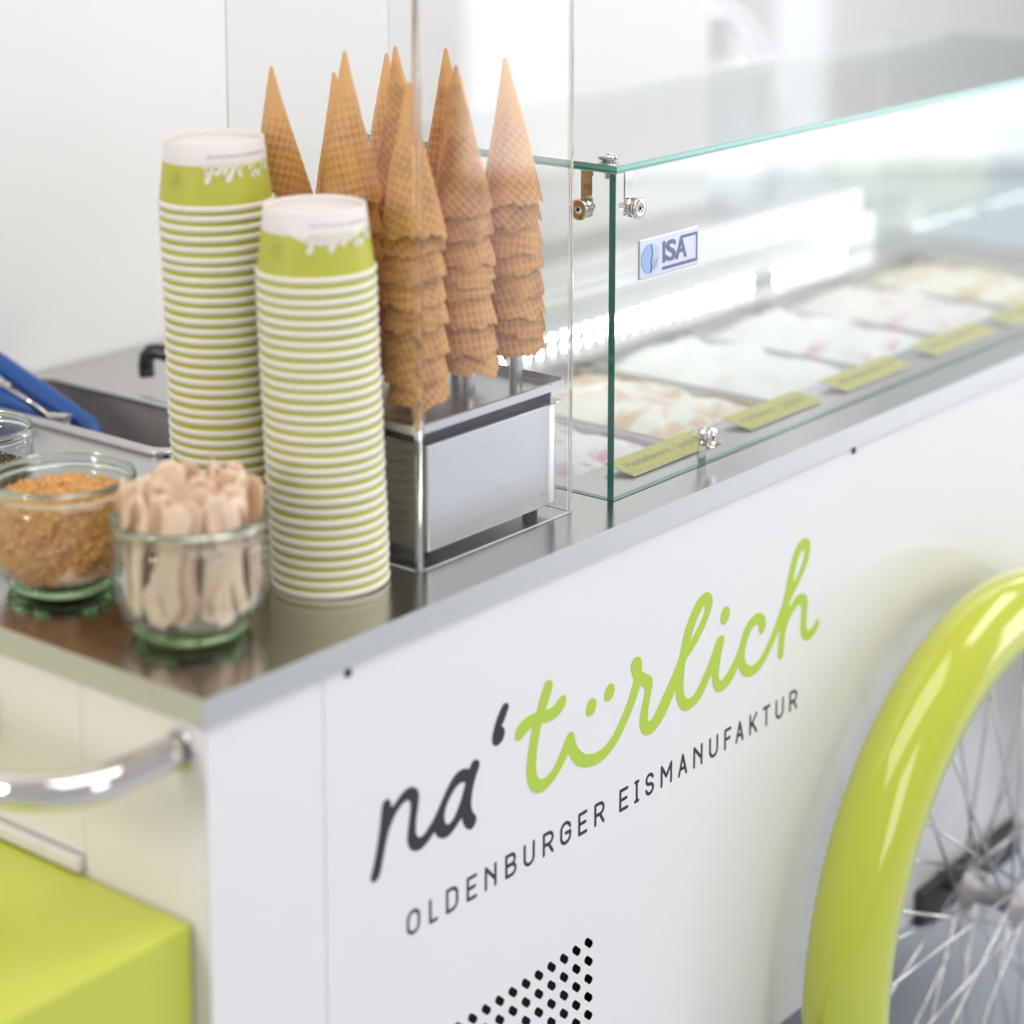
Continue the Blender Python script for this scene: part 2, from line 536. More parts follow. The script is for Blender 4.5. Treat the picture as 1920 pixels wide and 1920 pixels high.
lg = box_obj("door_ledge", (-0.006, 0.010, 0.1206, 0.700, 0.8468, 0.8555), M['ledge'], cart, 0.0008)
box_obj("side_lower_panel", (0.0010, 0.012, 0.1202, 0.700, PZ0, 0.8462), M['side'], cart)
box_obj("end_panel", (1.588, 1.598, 0.004, 0.700, PZ0, PZ1), M['panel'], cart)
box_obj("back_panel", (0.014, 1.586, 0.690, 0.700, PZ0, 0.9), M['panel'], cart)
box_obj("floor_pan", (0.014, 1.586, 0.014, 0.688, PZ0 + 0.002, PZ0 + 0.012), M['dark'], cart)
for sx in (0.1303, 0.7936, 1.45):
    bm = bmesh.new()
    lathe(bm, [(0, -0.0022), (0.0022, -0.002), (0.0032, -0.0008), (0.0034, 0.0006)], 16, (sx, 0, 0.9752), 'y')
    from_bm("screw", bm, M['black'], cart)

# lime storage box on the side of the cart
bm = bmesh.new()
bx(bm, -0.21, -0.0015, 0.0148, 0.66, 0.30, 0.8448, bevel=0.003, seg=3)
from_bm("storage_box", bm, M['lime_box'], cart)

# push handle
HZ = 0.960
hp = [(0.004, 0.022, HZ), (-0.02, 0.022, HZ), (-0.055, 0.022, HZ)]
for k in range(1, 11):
    a = PI / 2 * k / 10
    hp.append((-0.055 - 0.055 * math.sin(a), 0.022 + 0.055 * (1 - math.cos(a)), HZ))
hp += [(-0.11, 0.15, HZ), (-0.11, 0.35, HZ), (-0.11, 0.60, HZ)]
for k in range(1, 11):
    a = PI / 2 * k / 10
    hp.append((-0.055 - 0.055 * math.cos(a), 0.60 + 0.055 * math.sin(a), HZ))
hp += [(-0.02, 0.655, HZ), (0.004, 0.655, HZ)]
bm = bmesh.new(); sweep(bm, hp, 0.0112, 20)
hd = from_bm("push_handle", bm, M['chrome'], cart)
for fy in (0.022, 0.655):
    bm = bmesh.new()
    lathe(bm, [(0.0114, -0.0022), (0.0128, -0.0020), (0.0140, -0.0008), (0.0142, 0.001)], 24, (-0.0010, fy, HZ), 'x')
    from_bm("flange", bm, M['steel'], hd)

# ---------------------------------------------------------------- lettering on the front panel
NA = outline("1508,8193 1513,8171 1529,8159 1563,8156 1591,8177 1608,8210 1631,8281 1661,8382 1690,8459 1724,8518 1764,8567 1821,8610 1861,8627 1896,8627 1913,8617 1924,8588 1923,8540 1909,8465 1893,8374 1889,8335 1898,8295 1914,8260 1943,8233 1977,8216 2024,8210 2070,8221 2117,8244 2153,8267 2179,8282 2194,8260 2217,8230 2259,8204 2306,8194 2354,8203 2402,8226 2445,8256 2478,8277 2493,8238 2511,8202 2536,8174 2566,8156 2597,8153 2627,8175 2642,8203 2640,8233 2622,8257 2603,8281 2589,8319 2585,8362 2594,8417 2610,8470 2635,8528 2662,8576 2681,8612 2679,8637 2660,8659 2630,8669 2605,8663 2580,8639 2568,8622 2532,8637 2489,8646 2441,8642 2393,8622 2351,8588 2309,8546 2273,8501 2237,8457 2201,8413 2165,8377 2118,8341 2077,8312 2042,8301 2013,8307 1990,8329 1979,8361 1979,8406 1989,8475 2006,8550 2014,8604 2011,8645 1994,8676 1971,8696 1937,8710 1897,8715 1857,8705 1811,8682 1771,8656 1740,8638 1722,8650 1718,8672 1710,8695 1693,8709 1671,8713 1648,8705 1635,8686 1625,8650 1617,8598 1605,8523 1589,8457 1571,8384 1548,8305 1525,8242")
NA_HOLE = outline("2519,8534 2489,8548 2459,8549 2416,8536 2374,8506 2332,8463 2302,8417 2287,8364 2293,8321 2309,8294 2328,8285 2355,8287 2391,8309 2433,8356 2470,8413 2501,8476 2521,8523")
APOSTROPHE = outline("2991,8984 2966,8987 2941,8970 2903,8928 2872,8880 2846,8826 2830,8777 2828,8744 2840,8713 2865,8695 2896,8691 2928,8702 2957,8725 2972,8758 2969,8788 2957,8808 2937,8825 2959,8851 2991,8899 3014,8937 3019,8957 3010,8974")
SCRIPT = outline("3513,8997 3476,9003 3452,8988 3428,8957 3397,8896 3367,8834 3347,8795 3301,8797 3247,8795 3188,8784 3140,8765 3108,8736 3094,8698 3099,8665 3120,8646 3152,8641 3182,8652 3218,8672 3265,8687 3299,8690 3290,8655 3272,8590 3254,8525 3240,8451 3232,8383 3234,8327 3248,8266 3278,8208 3321,8167 3369,8145 3424,8137 3486,8147 3547,8171 3609,8209 3665,8254 3708,8295 3748,8330 3771,8290 3809,8240 3860,8192 3918,8158 3976,8136 4053,8121 4144,8118 4236,8136 4314,8171 4387,8217 4453,8278 4512,8341 4572,8413 4625,8488 4658,8544 4680,8574 4712,8560 4737,8535 4747,8507 4738,8467 4717,8416 4699,8363 4686,8317 4678,8269 4687,8219 4711,8173 4746,8142 4788,8124 4836,8120 4898,8135 4967,8172 5036,8225 5105,8297 5175,8381 5183,8331 5201,8274 5235,8216 5272,8178 5315,8154 5366,8146 5416,8153 5490,8167 5566,8216 5627,8275 5672,8325 5706,8356 5709,8304 5721,8254 5746,8204 5778,8170 5818,8153 5874,8149 5937,8166 6001,8197 6056,8240 6103,8291 6129,8245 6171,8194 6229,8157 6295,8141 6370,8141 6452,8167 6534,8218 6607,8281 6672,8347 6721,8404 6753,8428 6748,8377 6739,8303 6731,8229 6729,8191 6742,8160 6770,8144 6799,8145 6815,8174 6825,8238 6835,8322 6850,8390 6882,8443 6924,8488 6983,8534 7043,8560 7078,8554 7101,8528 7110,8482 7100,8417 7098,8349 7105,8289 7130,8237 7170,8201 7215,8185 7268,8186 7330,8211 7382,8250 7407,8287 7406,8317 7378,8333 7352,8323 7317,8294 7274,8272 7235,8271 7206,8288 7192,8316 7188,8371 7196,8447 7205,8522 7199,8577 7175,8613 7127,8642 7074,8652 7013,8645 6962,8622 6929,8593 6906,8590 6897,8616 6910,8637 6943,8665 7010,8723 7077,8786 7136,8847 7194,8923 7221,8993 7228,9054 7208,9107 7168,9137 7115,9151 7063,9141 7013,9112 6963,9058 6922,8988 6891,8910 6859,8833 6840,8762 6813,8693 6773,8624 6717,8540 6660,8466 6595,8390 6522,8317 6457,8266 6391,8234 6325,8231 6267,8249 6225,8286 6202,8335 6202,8392 6220,8452 6259,8515 6307,8562 6355,8580 6392,8577 6414,8558 6420,8523 6428,8488 6450,8469 6478,8473 6508,8497 6523,8540 6518,8589 6486,8636 6435,8668 6377,8680 6312,8669 6247,8641 6191,8592 6152,8538 6129,8489 6091,8426 6036,8368 5973,8313 5918,8274 5871,8252 5840,8251 5815,8270 5806,8305 5813,8363 5827,8433 5848,8510 5874,8576 5882,8611 5869,8633 5837,8647 5805,8648 5774,8634 5744,8588 5699,8519 5646,8448 5585,8380 5517,8310 5449,8259 5396,8244 5350,8252 5311,8285 5290,8337 5286,8393 5292,8464 5301,8533 5317,8587 5357,8616 5432,8665 5507,8724 5575,8786 5635,8859 5680,8928 5698,8987 5685,9036 5653,9071 5607,9089 5553,9088 5492,9064 5432,9019 5380,8962 5336,8902 5299,8841 5275,8786 5252,8720 5221,8635 5177,8582 5118,8510 5046,8434 4980,8366 4923,8306 4868,8256 4827,8234 4802,8237 4789,8261 4789,8308 4800,8371 4823,8448 4843,8518 4849,8566 4835,8600 4800,8628 4751,8658 4700,8697 4700,8731 4695,8774 4678,8811 4647,8829 4606,8834 4573,8812 4556,8776 4560,8733 4577,8686 4595,8651 4569,8597 4536,8533 4490,8465 4431,8393 4365,8324 4293,8265 4221,8232 4143,8218 4065,8220 3994,8239 3936,8269 3885,8315 3846,8373 3823,8434 3817,8464 3801,8484 3776,8496 3745,8493 3713,8463 3676,8411 3627,8348 3571,8291 3510,8253 3448,8238 3400,8248 3365,8280 3347,8326 3344,8391 3353,8467 3368,8549 3389,8622 3410,8682 3459,8673 3520,8669 3582,8672 3644,8696 3693,8731 3715,8772 3705,8807 3680,8824 3649,8823 3612,8806 3575,8782 3532,8772 3489,8773 3459,8778 3477,8810 3507,8860 3538,8921 3546,8950 3537,8977")
L_HOLE = outline("5591,8977 5563,8976 5525,8951 5480,8905 5436,8846 5402,8792 5381,8753 5377,8738 5415,8757 5475,8807 5535,8866 5577,8922 5591,8958")
H_HOLE = outline("7111,9047 7076,9037 7034,8995 6999,8928 6970,8860 6958,8815 6964,8796 6998,8813 7048,8862 7098,8920 7131,8984 7134,9026")
DOT_A = outline("4051,8678 4016,8678 3987,8651 3968,8612 3967,8580 3982,8554 4006,8543 4043,8543 4075,8565 4095,8603 4097,8635 4080,8663")
DOT_B = outline("4288,8721 4253,8720 4223,8692 4205,8657 4205,8620 4224,8595 4246,8586 4283,8589 4316,8613 4335,8652 4331,8686 4314,8708")
DOT_C = outline("5910,8878 5870,8877 5839,8845 5823,8804 5827,8761 5853,8736 5890,8730 5929,8754 5955,8788 5962,8823 5945,8858")

def vinyl(name, loops, mat, parent=cart, y0=-0.0004, y1=0.0002):
    return mesh_obj(name, filled_mesh(name, [smooth_loop(lp) for lp in loops], y0, y1), mat, parent)
vinyl("dark_script", [NA, NA_HOLE], M['ink'])
vinyl("apostrophe", [APOSTROPHE], M['ink'])
vinyl("lime_script", [SCRIPT, L_HOLE, H_HOLE], M['lime_vinyl'])
for lp in (DOT_A, DOT_B, DOT_C): vinyl("letter_dot", [lp], M['lime_vinyl'])

def arc(cx, cy, rx, ry, a0, a1, n=10):
    return [(cx + rx * math.cos(math.radians(a0 + (a1 - a0) * i / n)), cy + ry * math.sin(math.radians(a0 + (a1 - a0) * i / n))) for i in range(n + 1)]
# strokes in a unit cell: x 0..1, y 0..1.36 (cap height)
CAP = 1.36
GLYPH = {
 'O': [arc(.5, .92, .5, .44, 0, 180) + arc(.5, .44, .5, .44, 180, 360) + [(1, .92)]],
 'L': [[(0, CAP), (0, 0)], [(0, 0), (1, 0)]],
 'D': [[(0, 0), (0, CAP)], [(0, CAP), (.45, CAP)] + arc(.45, .93, .55, .43, 90, 0) + arc(.45, .43, .55, .43, 0, -90) + [(0, 0)]],
 'E': [[(0, 0), (0, CAP)], [(0, CAP), (1, CAP)], [(0, .69), (.88, .69)], [(0, 0), (1, 0)]],
 'N': [[(0, 0), (0, CAP)], [(0, CAP), (1, .38)], [(1, 0), (1, CAP)]],
 'B': [[(0, 0), (0, CAP)], [(0, CAP), (.55, CAP)] + arc(.55, 1.03, .38, .33, 90, -90) + [(0, .70)], [(0, .70), (.6, .70)] + arc(.6, .35, .4, .35, 90, -90) + [(0, 0)]],
 'U': [[(0, CAP), (0, .45)] + arc(.5, .45, .5, .45, 180, 360) + [(1, CAP)]],
 'R': [[(0, 0), (0, CAP)], [(0, CAP), (.55, CAP)] + arc(.55, .99, .45, .37, 90, -90) + [(0, .62)], [(.55, .62), (1, 0)]],
 'G': [arc(.5, .92, .5, .44, 12, 180) + arc(.5, .44, .5, .44, 180, 360) + [(1, .66)], [(1, .66), (.52, .66)]],
 'I': [[(.5, 0), (.5, CAP)], [(0, CAP), (1, CAP)], [(0, 0), (1, 0)]],
 'S': [arc(.5, 1.02, .47, .34, 15, 180) + arc(.5, 1.0, .47, .32, 180, 270) + arc(.5, .36, .5, .32, 90, 0) + arc(.5, .36, .5, .36, 0, -170)],
 'M': [[(0, 0), (0, CAP)], [(0, CAP), (.5, .55)], [(.5, .55), (1, CAP)], [(1, CAP), (1, 0)]],
 'A': [[(0, 0), (.5, CAP)], [(.5, CAP), (1, 0)], [(.17, .42), (.83, .42)]],
 'F': [[(0, 0), (0, CAP)], [(0, CAP), (1, CAP)], [(0, .69), (.88, .69)]],
 'K': [[(0, 0), (0, CAP)], [(1, CAP), (.02, .5)], [(.32, .78), (1, 0)]],
 'T': [[(.5, 0), (.5, CAP)], [(0, CAP), (1, CAP)]],
}
def glyph_mesh(ch, width, height, stroke):
    bm = bmesh.new()
    hw = stroke / 2
    for k, st in enumerate(GLYPH[ch]):
        pts = [(hw + p[0] * (width - stroke), 0, hw + p[1] / CAP * (height - stroke)) for p in st]
        # round ends: one extra bead past each end
        a, b = Vector(pts[0]), Vector(pts[1])
        d = (a - b).normalized() * hw * 0.85
        c, e = Vector(pts[-1]), Vector(pts[-2])
        g = (c - e).normalized() * hw * 0.85
        path = [a + d] + [Vector(p) for p in pts] + [c + g]
        rad = [hw * 0.62] + [hw] * len(pts) + [hw * 0.62]
        if len(pts) == 2:
            path = [a + d, a, (a + c) / 2, c, c + g]; rad = [hw * 0.62, hw, hw, hw, hw * 0.62]
        sweep(bm, path, rad, 10)
    for v in bm.verts: v.co.y *= 0.16
    me = bpy.data.meshes.new("letter")
    bm.to_mesh(me); bm.free()
    return me
LETTERS = [('O', .1874, .2022), ('L', .2115, .2215), ('D', .23, .2441), ('E', .2531, .2653), ('N', .2738, .288), ('B', .2977, .3115), ('U', .3195, .3336), ('R', .3429, .3568), ('G', .3644, .3789), ('E', .3873, .3994), ('R', .4081, .4219),
 ('E', .4411, .4536), ('I', .4613, .4685), ('S', .4764, .4889), ('M', .4978, .5144), ('A', .5227, .5362), ('N', .5446, .5586), ('U', .5679, .5818), ('F', .5906, .6017), ('A', .6079, .6209), ('K', .6293, .6422), ('T', .6503, .6627), ('U', .671, .6847), ('R', .6934, .7069)]
for ch, xa, xb in LETTERS:
    o = mesh_obj("letter", glyph_mesh(ch, xb - xa, 0.0193, 0.0031), M['ink'], cart)
    o.location = (xa, 0.0, 0.7598)

# ---------------------------------------------------------------- glass display
def pane(name, dims, edge_axis_mats, parent=cart):
    """slab whose two broad faces are clear and whose edges are green"""
    x0, x1, y0, y1, z0, z1 = dims
    t = [x1 - x0, y1 - y0, z1 - z0]
    thin = t.index(min(t))
    bm = bmesh.new()
    fs = bx(bm, *dims)
    bm.normal_update()
    for f in fs:
        n = [abs(c) for c in f.normal]
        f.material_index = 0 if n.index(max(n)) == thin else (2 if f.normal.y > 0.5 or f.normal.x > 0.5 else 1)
    return from_bm(name, bm, [M['pane'], edge_axis_mats, M['glass_edge_pale']], parent)
GX0, GX1, GY0, GZ1 = 0.4771, 1.5310, 0.0340, 1.2655
p_front = pane("glass_pane", (GX0, GX1, GY0, GY0 + 0.006, 1.0004, GZ1 - 0.0010), M['glass_edge_dark'])
p_left = pane("glass_pane", (GX0, GX0 + 0.006, GY0 + 0.0064, 0.305, 1.0004, GZ1 - 0.0010), M['glass_edge_dark'])
p_end = pane("glass_pane", (GX1 - 0.006, GX1, GY0 + 0.0064, 0.396, 1.0004, GZ1 - 0.0010), M['glass_edge_dark'])
bm = bmesh.new()
tx0, tx1, ty0, ty1 = GX0 - 0.003, GX1 + 0.003, GY0 - 0.003, 0.306
levels = [GZ1, GZ1 + 0.0008, GZ1 + 0.0022, GZ1 + 0.0056, GZ1 + 0.0062]
rows = [[bm.verts.new(p) for p in ((tx0, ty0, z), (tx1, ty0, z), (tx1, ty1, z), (tx0, ty1, z))] for z in levels]
bm.faces.new(rows[0][::-1]); bm.faces.new(rows[-1])
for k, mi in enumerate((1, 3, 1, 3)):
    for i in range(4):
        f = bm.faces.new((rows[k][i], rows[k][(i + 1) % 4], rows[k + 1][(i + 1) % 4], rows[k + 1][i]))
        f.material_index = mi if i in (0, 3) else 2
p_top = from_bm("glass_pane", bm, [M['pane'], M['glass_edge'], M['glass_edge_pale'], M['glass_edge_dark']], cart)

def knob(bm, c, axis, sgn, r=0.0087):
    # plate in front, collar, then a stud through to the back; the hex socket is dark
    p = [(0, 0.0), (0.0014, 0.0), (0.0016, -0.0012), (r - 0.0008, -0.0012), (r, -0.0004), (r, 0.0022), (r * 0.72, 0.0026), (r * 0.72, 0.0066), (r * 0.9, 0.007), (r * 0.9, 0.0095), (0.003, 0.0105), (0.003, 0.018), (0, 0.0185)]
    lathe(bm, [(a, b * sgn) for a, b in p], 24, c, axis, mats=[1, 1] + [0] * 10)
def clamp(parent, build):
    bm = bmesh.new(); build(bm)
    bmesh.ops.recalc_face_normals(bm, faces=bm.faces)
    return from_bm("clamp", bm, [M['chrome'], M['dark']], parent)
def b1(bm):
    knob(bm, (0.5039, GY0 - 0.0034, 1.2342), 'y', 1)
    bx(bm, 0.4986, 0.5092, GY0 + 0.0066, GY0 + 0.0082, 1.228, GZ1 - 0.0004)
clamp(p_front, b1)
def b2(bm):
    knob(bm, (GX0 - 0.0034, 0.0676, 1.2333), 'x', 1)
    bx(bm, GX0 + 0.0066, GX0 + 0.0082, 0.0620, 0.0732, 1.227, GZ1 - 0.0004)
clamp(p_left, b2)
def b3(bm):
    knob(bm, (0.4925, 0.0530, GZ1 + 0.0098), 'z', -1)
clamp(p_top, b3)
def b4(bm):
    knob(bm, (0.6123, GY0 - 0.0034, 1.0222), 'y', 1)
    bx(bm, 0.6070, 0.6176, GY0 + 0.0066, GY0 + 0.0082, 1.0004, 1.030)
clamp(p_front, b4)
def b5(bm):
    knob(bm, (1.30, GY0 - 0.0034, 1.0222), 'y', 1)
    bx(bm, 1.2947, 1.3053, GY0 + 0.0066, GY0 + 0.0082, 1.0004, 1.030)
clamp(p_front, b5)

# maker's badge on the front pane
BX0, BX1, BZ0, BZ1 = 0.5065, 0.5892, 1.1753, 1.2075
bm = bmesh.new()
bx(bm, BX0, BX1, GY0 - 0.0022, GY0 - 0.0002, BZ0, BZ1, bevel=0.0009, seg=3)
badge = from_bm("badge", bm, M['badge'], cart)
yb = GY0 - 0.0022
def badge_print(name, loops, mat, y):
    return mesh_obj(name, filled_mesh(name, loops, y, y + 0.00012), mat, badge)
ccx, ccz, crx, crz = BX0 + 0.0150, (BZ0 + BZ1) / 2 - 0.0006, 0.0126, 0.0124
badge_print("emblem_disc", [arc(ccx, ccz, crx, crz, 0, 354, 59)], M['badge_light'], yb - 0.00022)
left = arc(ccx, ccz, crx, crz, 97, 262, 24)
wave = [(ccx - 0.0012, ccz - 0.0115), (ccx + 0.0004, ccz - 0.007), (ccx - 0.0006, ccz - 0.002), (ccx + 0.0014, ccz + 0.003), (ccx + 0.0008, ccz + 0.008), (ccx - 0.0002, ccz + 0.0115)]
badge_print("emblem_leaf", [left + wave], M['badge_sky'], yb - 0.00036)
bm = bmesh.new()
sweep(bm, [(p[0] + 0.0006, yb - 0.0003, p[1]) for p in wave], 0.00055, 6)
from_bm("emblem_wave", bm, M['badge_blue'], badge)
for k, dx in enumerate((0.0035, 0.0062, 0.0089)):
    bm = bmesh.new()
    zz = math.sqrt(max(0.0, 1 - ((dx) / crx) ** 2)) * crz * 0.85
    sweep(bm, [(ccx + dx - 0.0022, yb - 0.0003, ccz - zz), (ccx + dx + 0.0012, yb - 0.0003, ccz + zz * 0.6)], 0.00035, 6)
    from_bm("emblem_ray", bm, M['badge'], badge)
for ch, xa, wd in (('I', BX0 + 0.0318, 0.0034), ('S', BX0 + 0.0358, 0.0150), ('A', BX0 + 0.0498, 0.0160)):
    me = text_mesh("letter", ch, 0.026, offset=0.0007)
    xs = [v.co.x for v in me.vertices]; zs = [v.co.y for v in me.vertices]
    sx, sz = wd / (max(xs) - min(xs)), 0.0176 / (max(zs) - min(zs))
    mx_, mz_ = min(xs), min(zs)
    for v in me.vertices:
        v.co = (xa + (v.co.x - mx_) * sx, yb - 0.00028, BZ0 + 0.0092 + (v.co.y - mz_) * sz)
    mesh_obj("letter", me, M['badge_blue'], badge)
fr = [(BX0 + 0.0316, BZ0 + 0.0034), (BX1 - 0.0018, BZ0 + 0.0034), (BX1 - 0.0018, BZ0 + 0.0278), (BX0 + 0.0570, BZ0 + 0.0278), (BX0 + 0.0570, BZ0 + 0.0254),
      (BX1 - 0.0036, BZ0 + 0.0254), (BX1 - 0.0036, BZ0 + 0.0060), (BX0 + 0.0316, BZ0 + 0.0060)]
badge_print("badge_frame", [fr], M['badge_blue'], yb - 0.00022)

# well, back rail and light strip
x0, x1, y0, y1 = WELL
bm = bmesh.new()
T = 0.002
bx(bm, x0 - T, x1 + T, y0 - T, y0, 0.86, 0.9795)
bx(bm, x0 - T, x1 + T, y1, y1 + T, 0.86, 0.9795)
bx(bm, x0 - T, x0, y0, y1, 0.86, 0.9795)
bx(bm, x1, x1 + T, y0, y1, 0.86, 0.9795)
bx(bm, x0 - T, x1 + T, y0 - T, y1 + T, 0.858, 0.8598)
from_bm("well_liner", bm, M['steel'], cart)
bm = bmesh.new()
bx(bm, GX0 + 0.008, GX1 - 0.008, 0.398, 0.416, 1.0004, 1.040, bevel=0.002)
bx(bm, GX0 + 0.008, GX1 - 0.008, 0.418, 0.450, 1.0004, 1.066, bevel=0.002)
from_bm("back_rail", bm, M['steel_satin'], cart)
bm = bmesh.new()
bx(bm, 0.52, 1.44, 0.3925, 0.3975, 1.0010, 1.0105)
strip = from_bm("light_strip", bm, M['white_furn'], cart)
dm = bmesh.new()
lathe(dm, [(0, -0.0018), (0.0022, -0.0014), (0.0030, 0.0)], 10, (0, 0, 0), 'y')
dme = bpy.data.meshes.new("diode"); dm.to_mesh(dme); dm.free(); dme.materials.append(M['led'])
k = 0
xd = 0.530
while xd < 1.432:
    if not (1.245 < xd < 1.285):
        o = bpy.data.objects.new("diode", dme); COL.objects.link(o)
        attach(o, strip); o.location = (xd, 0.3923, 1.006)
    xd += 0.0205

# ---------------------------------------------------------------- sink and tap
sx0, sx1, sy0, sy1 = SINK
def rrect(x0, x1, y0, y1, r, z, n=6):
    out = []
    for cx, cy, a in ((x1 - r, y0 + r, -90), (x1 - r, y1 - r, 0), (x0 + r, y1 - r, 90), (x0 + r, y0 + r, 180)):
        out += [(cx + r * math.cos(math.radians(a + 90 * i / n)), cy + r * math.sin(math.radians(a + 90 * i / n)), z) for i in range(n + 1)]
    return out
bm = bmesh.new()
loops = [rrect(sx0 + 0.001, sx1 - 0.001, sy0 + 0.001, sy1 - 0.001, 0.020, 1.0008), rrect(sx0 + 0.002, sx1 - 0.002, sy0 + 0.002, sy1 - 0.002, 0.020, 0.985),
         rrect(sx0 + 0.004, sx1 - 0.004, sy0 + 0.004, sy1 - 0.004, 0.020, 0.90), rrect(sx0 + 0.016, sx1 - 0.016, sy0 + 0.016, sy1 - 0.016, 0.016, 0.872)]
rings = [[bm.verts.new(p) for p in lp] for lp in loops]
for a, b in zip(rings, rings[1:]):
    for i in range(len(a)):
        j = (i + 1) % len(a)
        f = bm.faces.new((a[i], b[i], b[j], a[j])); f.smooth = True
bm.faces.new(rings[-1])
sink = from_bm("sink_basin", bm, M['sink'], cart)
bm = bmesh.new()
sweep(bm, rrect(sx0 - 0.001, sx1 + 0.001, sy0 - 0.001, sy1 + 0.001, 0.022, 1.0022), 0.0062, 12, closed=True)
for v in bm.verts: v.co.z = 1.0022 + (v.co.z - 1.0022) * 0.62
from_bm("sink_rim", bm, M['steel'], sink)
bm = bmesh.new()
sweep(bm, [(0.472, 0.575, 1.0145), (0.472, 0.576, 1.026), (0.4725, 0.575, 1.034), (0.474, 0.571, 1.0385), (0.477, 0.564, 1.0392), (0.484, 0.546, 1.036), (0.495, 0.520, 1.031), (0.502, 0.505, 1.027), (0.505, 0.499, 1.018), (0.505, 0.498, 1.0004)], 0.0076, 14)
tap = from_bm("tap", bm, M['black'], cart)
bm = bmesh.new()
lathe(bm, [(0.0135, 0.0), (0.0135, 0.003), (0.0085, 0.006), (0.0075, 0.010)], 20, (0.505, 0.498, 1.0004))
from_bm("tap_collar", bm, M['black'], tap)

# ---------------------------------------------------------------- wheel and guard
WX, WZ, WY = 0.983, 0.490, -0.060
bm = bmesh.new()
prev = None
NA_ = 96
for i in range(NA_ + 1):
    a = math.radians(12 + (196 - 12) * i / NA_)
    ring = []
    for k in range(21):
        t = PI * k / 20
        s = math.sin(t) ** 0.85
        r = 0.272 + (0.325 - 0.272) * s
        y = WY + 0.0370 * math.cos(t)
        ring.append(bm.verts.new((WX + r * math.cos(a), y, WZ + r * math.sin(a))))
    if prev:
        for k in range(20):
            f = bm.faces.new((prev[k], prev[k + 1], ring[k + 1], ring[k])); f.smooth = True
    prev = ring
bmesh.ops.recalc_face_normals(bm, faces=bm.faces)
guard = from_bm("wheel_guard", bm, M['lime_paint'], cart)
sol = guard.modifiers.new("thickness", 'SOLIDIFY'); sol.thickness = 0.0016; sol.offset = 0
bm = bmesh.new()
RT, rt = 0.300, 0.0245
TW = [[bm.verts.new((WX + (RT - 0.0 + rt * math.cos(b)) * math.cos(a) - 0, WY + rt * math.sin(b), WZ + (RT + rt * math.cos(b)) * math.sin(a))) for b in [2 * PI * q / 14 for q in range(14)]] for a in [2 * PI * p / 72 for p in range(72)]]
for p in range(72):
    for q in range(14):
        f = bm.faces.new((TW[p][q], TW[p][(q + 1) % 14], TW[(p + 1) % 72][(q + 1) % 14], TW[(p + 1) % 72][q])); f.smooth = True
for v in bm.verts:      # a 20-inch tyre standing on the floor
    d = Vector((v.co.x - WX, 0, v.co.z - WZ)); r = d.length; d.normalize()
    rr = 0.2705 + (r - (RT - rt)) * (0.0480 / (2 * rt))
    v.co.x, v.co.z = WX + d.x * rr, WZ + d.z * rr
wheel = from_bm("wheel", bm, M['tyre'], cart)
bm = bmesh.new()
prof = [(0.262, -0.011), (0.262, 0.011), (0.272, 0.0135), (0.279, 0.0135), (0.279, -0.0135), (0.272, -0.0135), (0.262, -0.011)]
lathe(bm, [(r, h) for r, h in prof], 90, (WX, WY, WZ), 'y')
from_bm("rim", bm, M['steel'], wheel)
bm = bmesh.new()
lathe(bm, [(0, -0.036), (0.006, -0.036), (0.007, -0.030), (0.022, -0.028), (0.0225, -0.0255), (0.012, -0.021), (0.010, 0.0), (0.012, 0.021), (0.0225, 0.0255), (0.022, 0.028), (0.008, 0.030), (0.007, 0.045), (0, 0.045)], 28, (WX, WY, WZ), 'y')
from_bm("hub", bm, M['sink'], wheel)
for i in range(36):
    side = -1 if i % 2 == 0 else 1
    ar = 2 * PI * i / 36
    lead = (1 if (i // 2) % 2 == 0 else -1) * math.radians(62)
    ah = ar + lead
    bm = bmesh.new()
    sweep(bm, [(WX + 0.0205 * math.cos(ah), WY + side * 0.0265, WZ + 0.0205 * math.sin(ah)), (WX + 0.263 * math.cos(ar), WY + side * 0.004, WZ + 0.263 * math.sin(ar))], 0.0016, 6)
    from_bm("spoke", bm, M['steel'], wheel)
bm = bmesh.new()
sweep(bm, [(WX, WY + 0.04, WZ), (WX, 0.30, WZ)], 0.009, 14)
bx(bm, WX - 0.050, WX + 0.16, -0.012, 0.012, WZ - 0.030, WZ + 0.006, bevel=0.002)
from_bm("axle_bracket", bm, M['bracket'], cart)

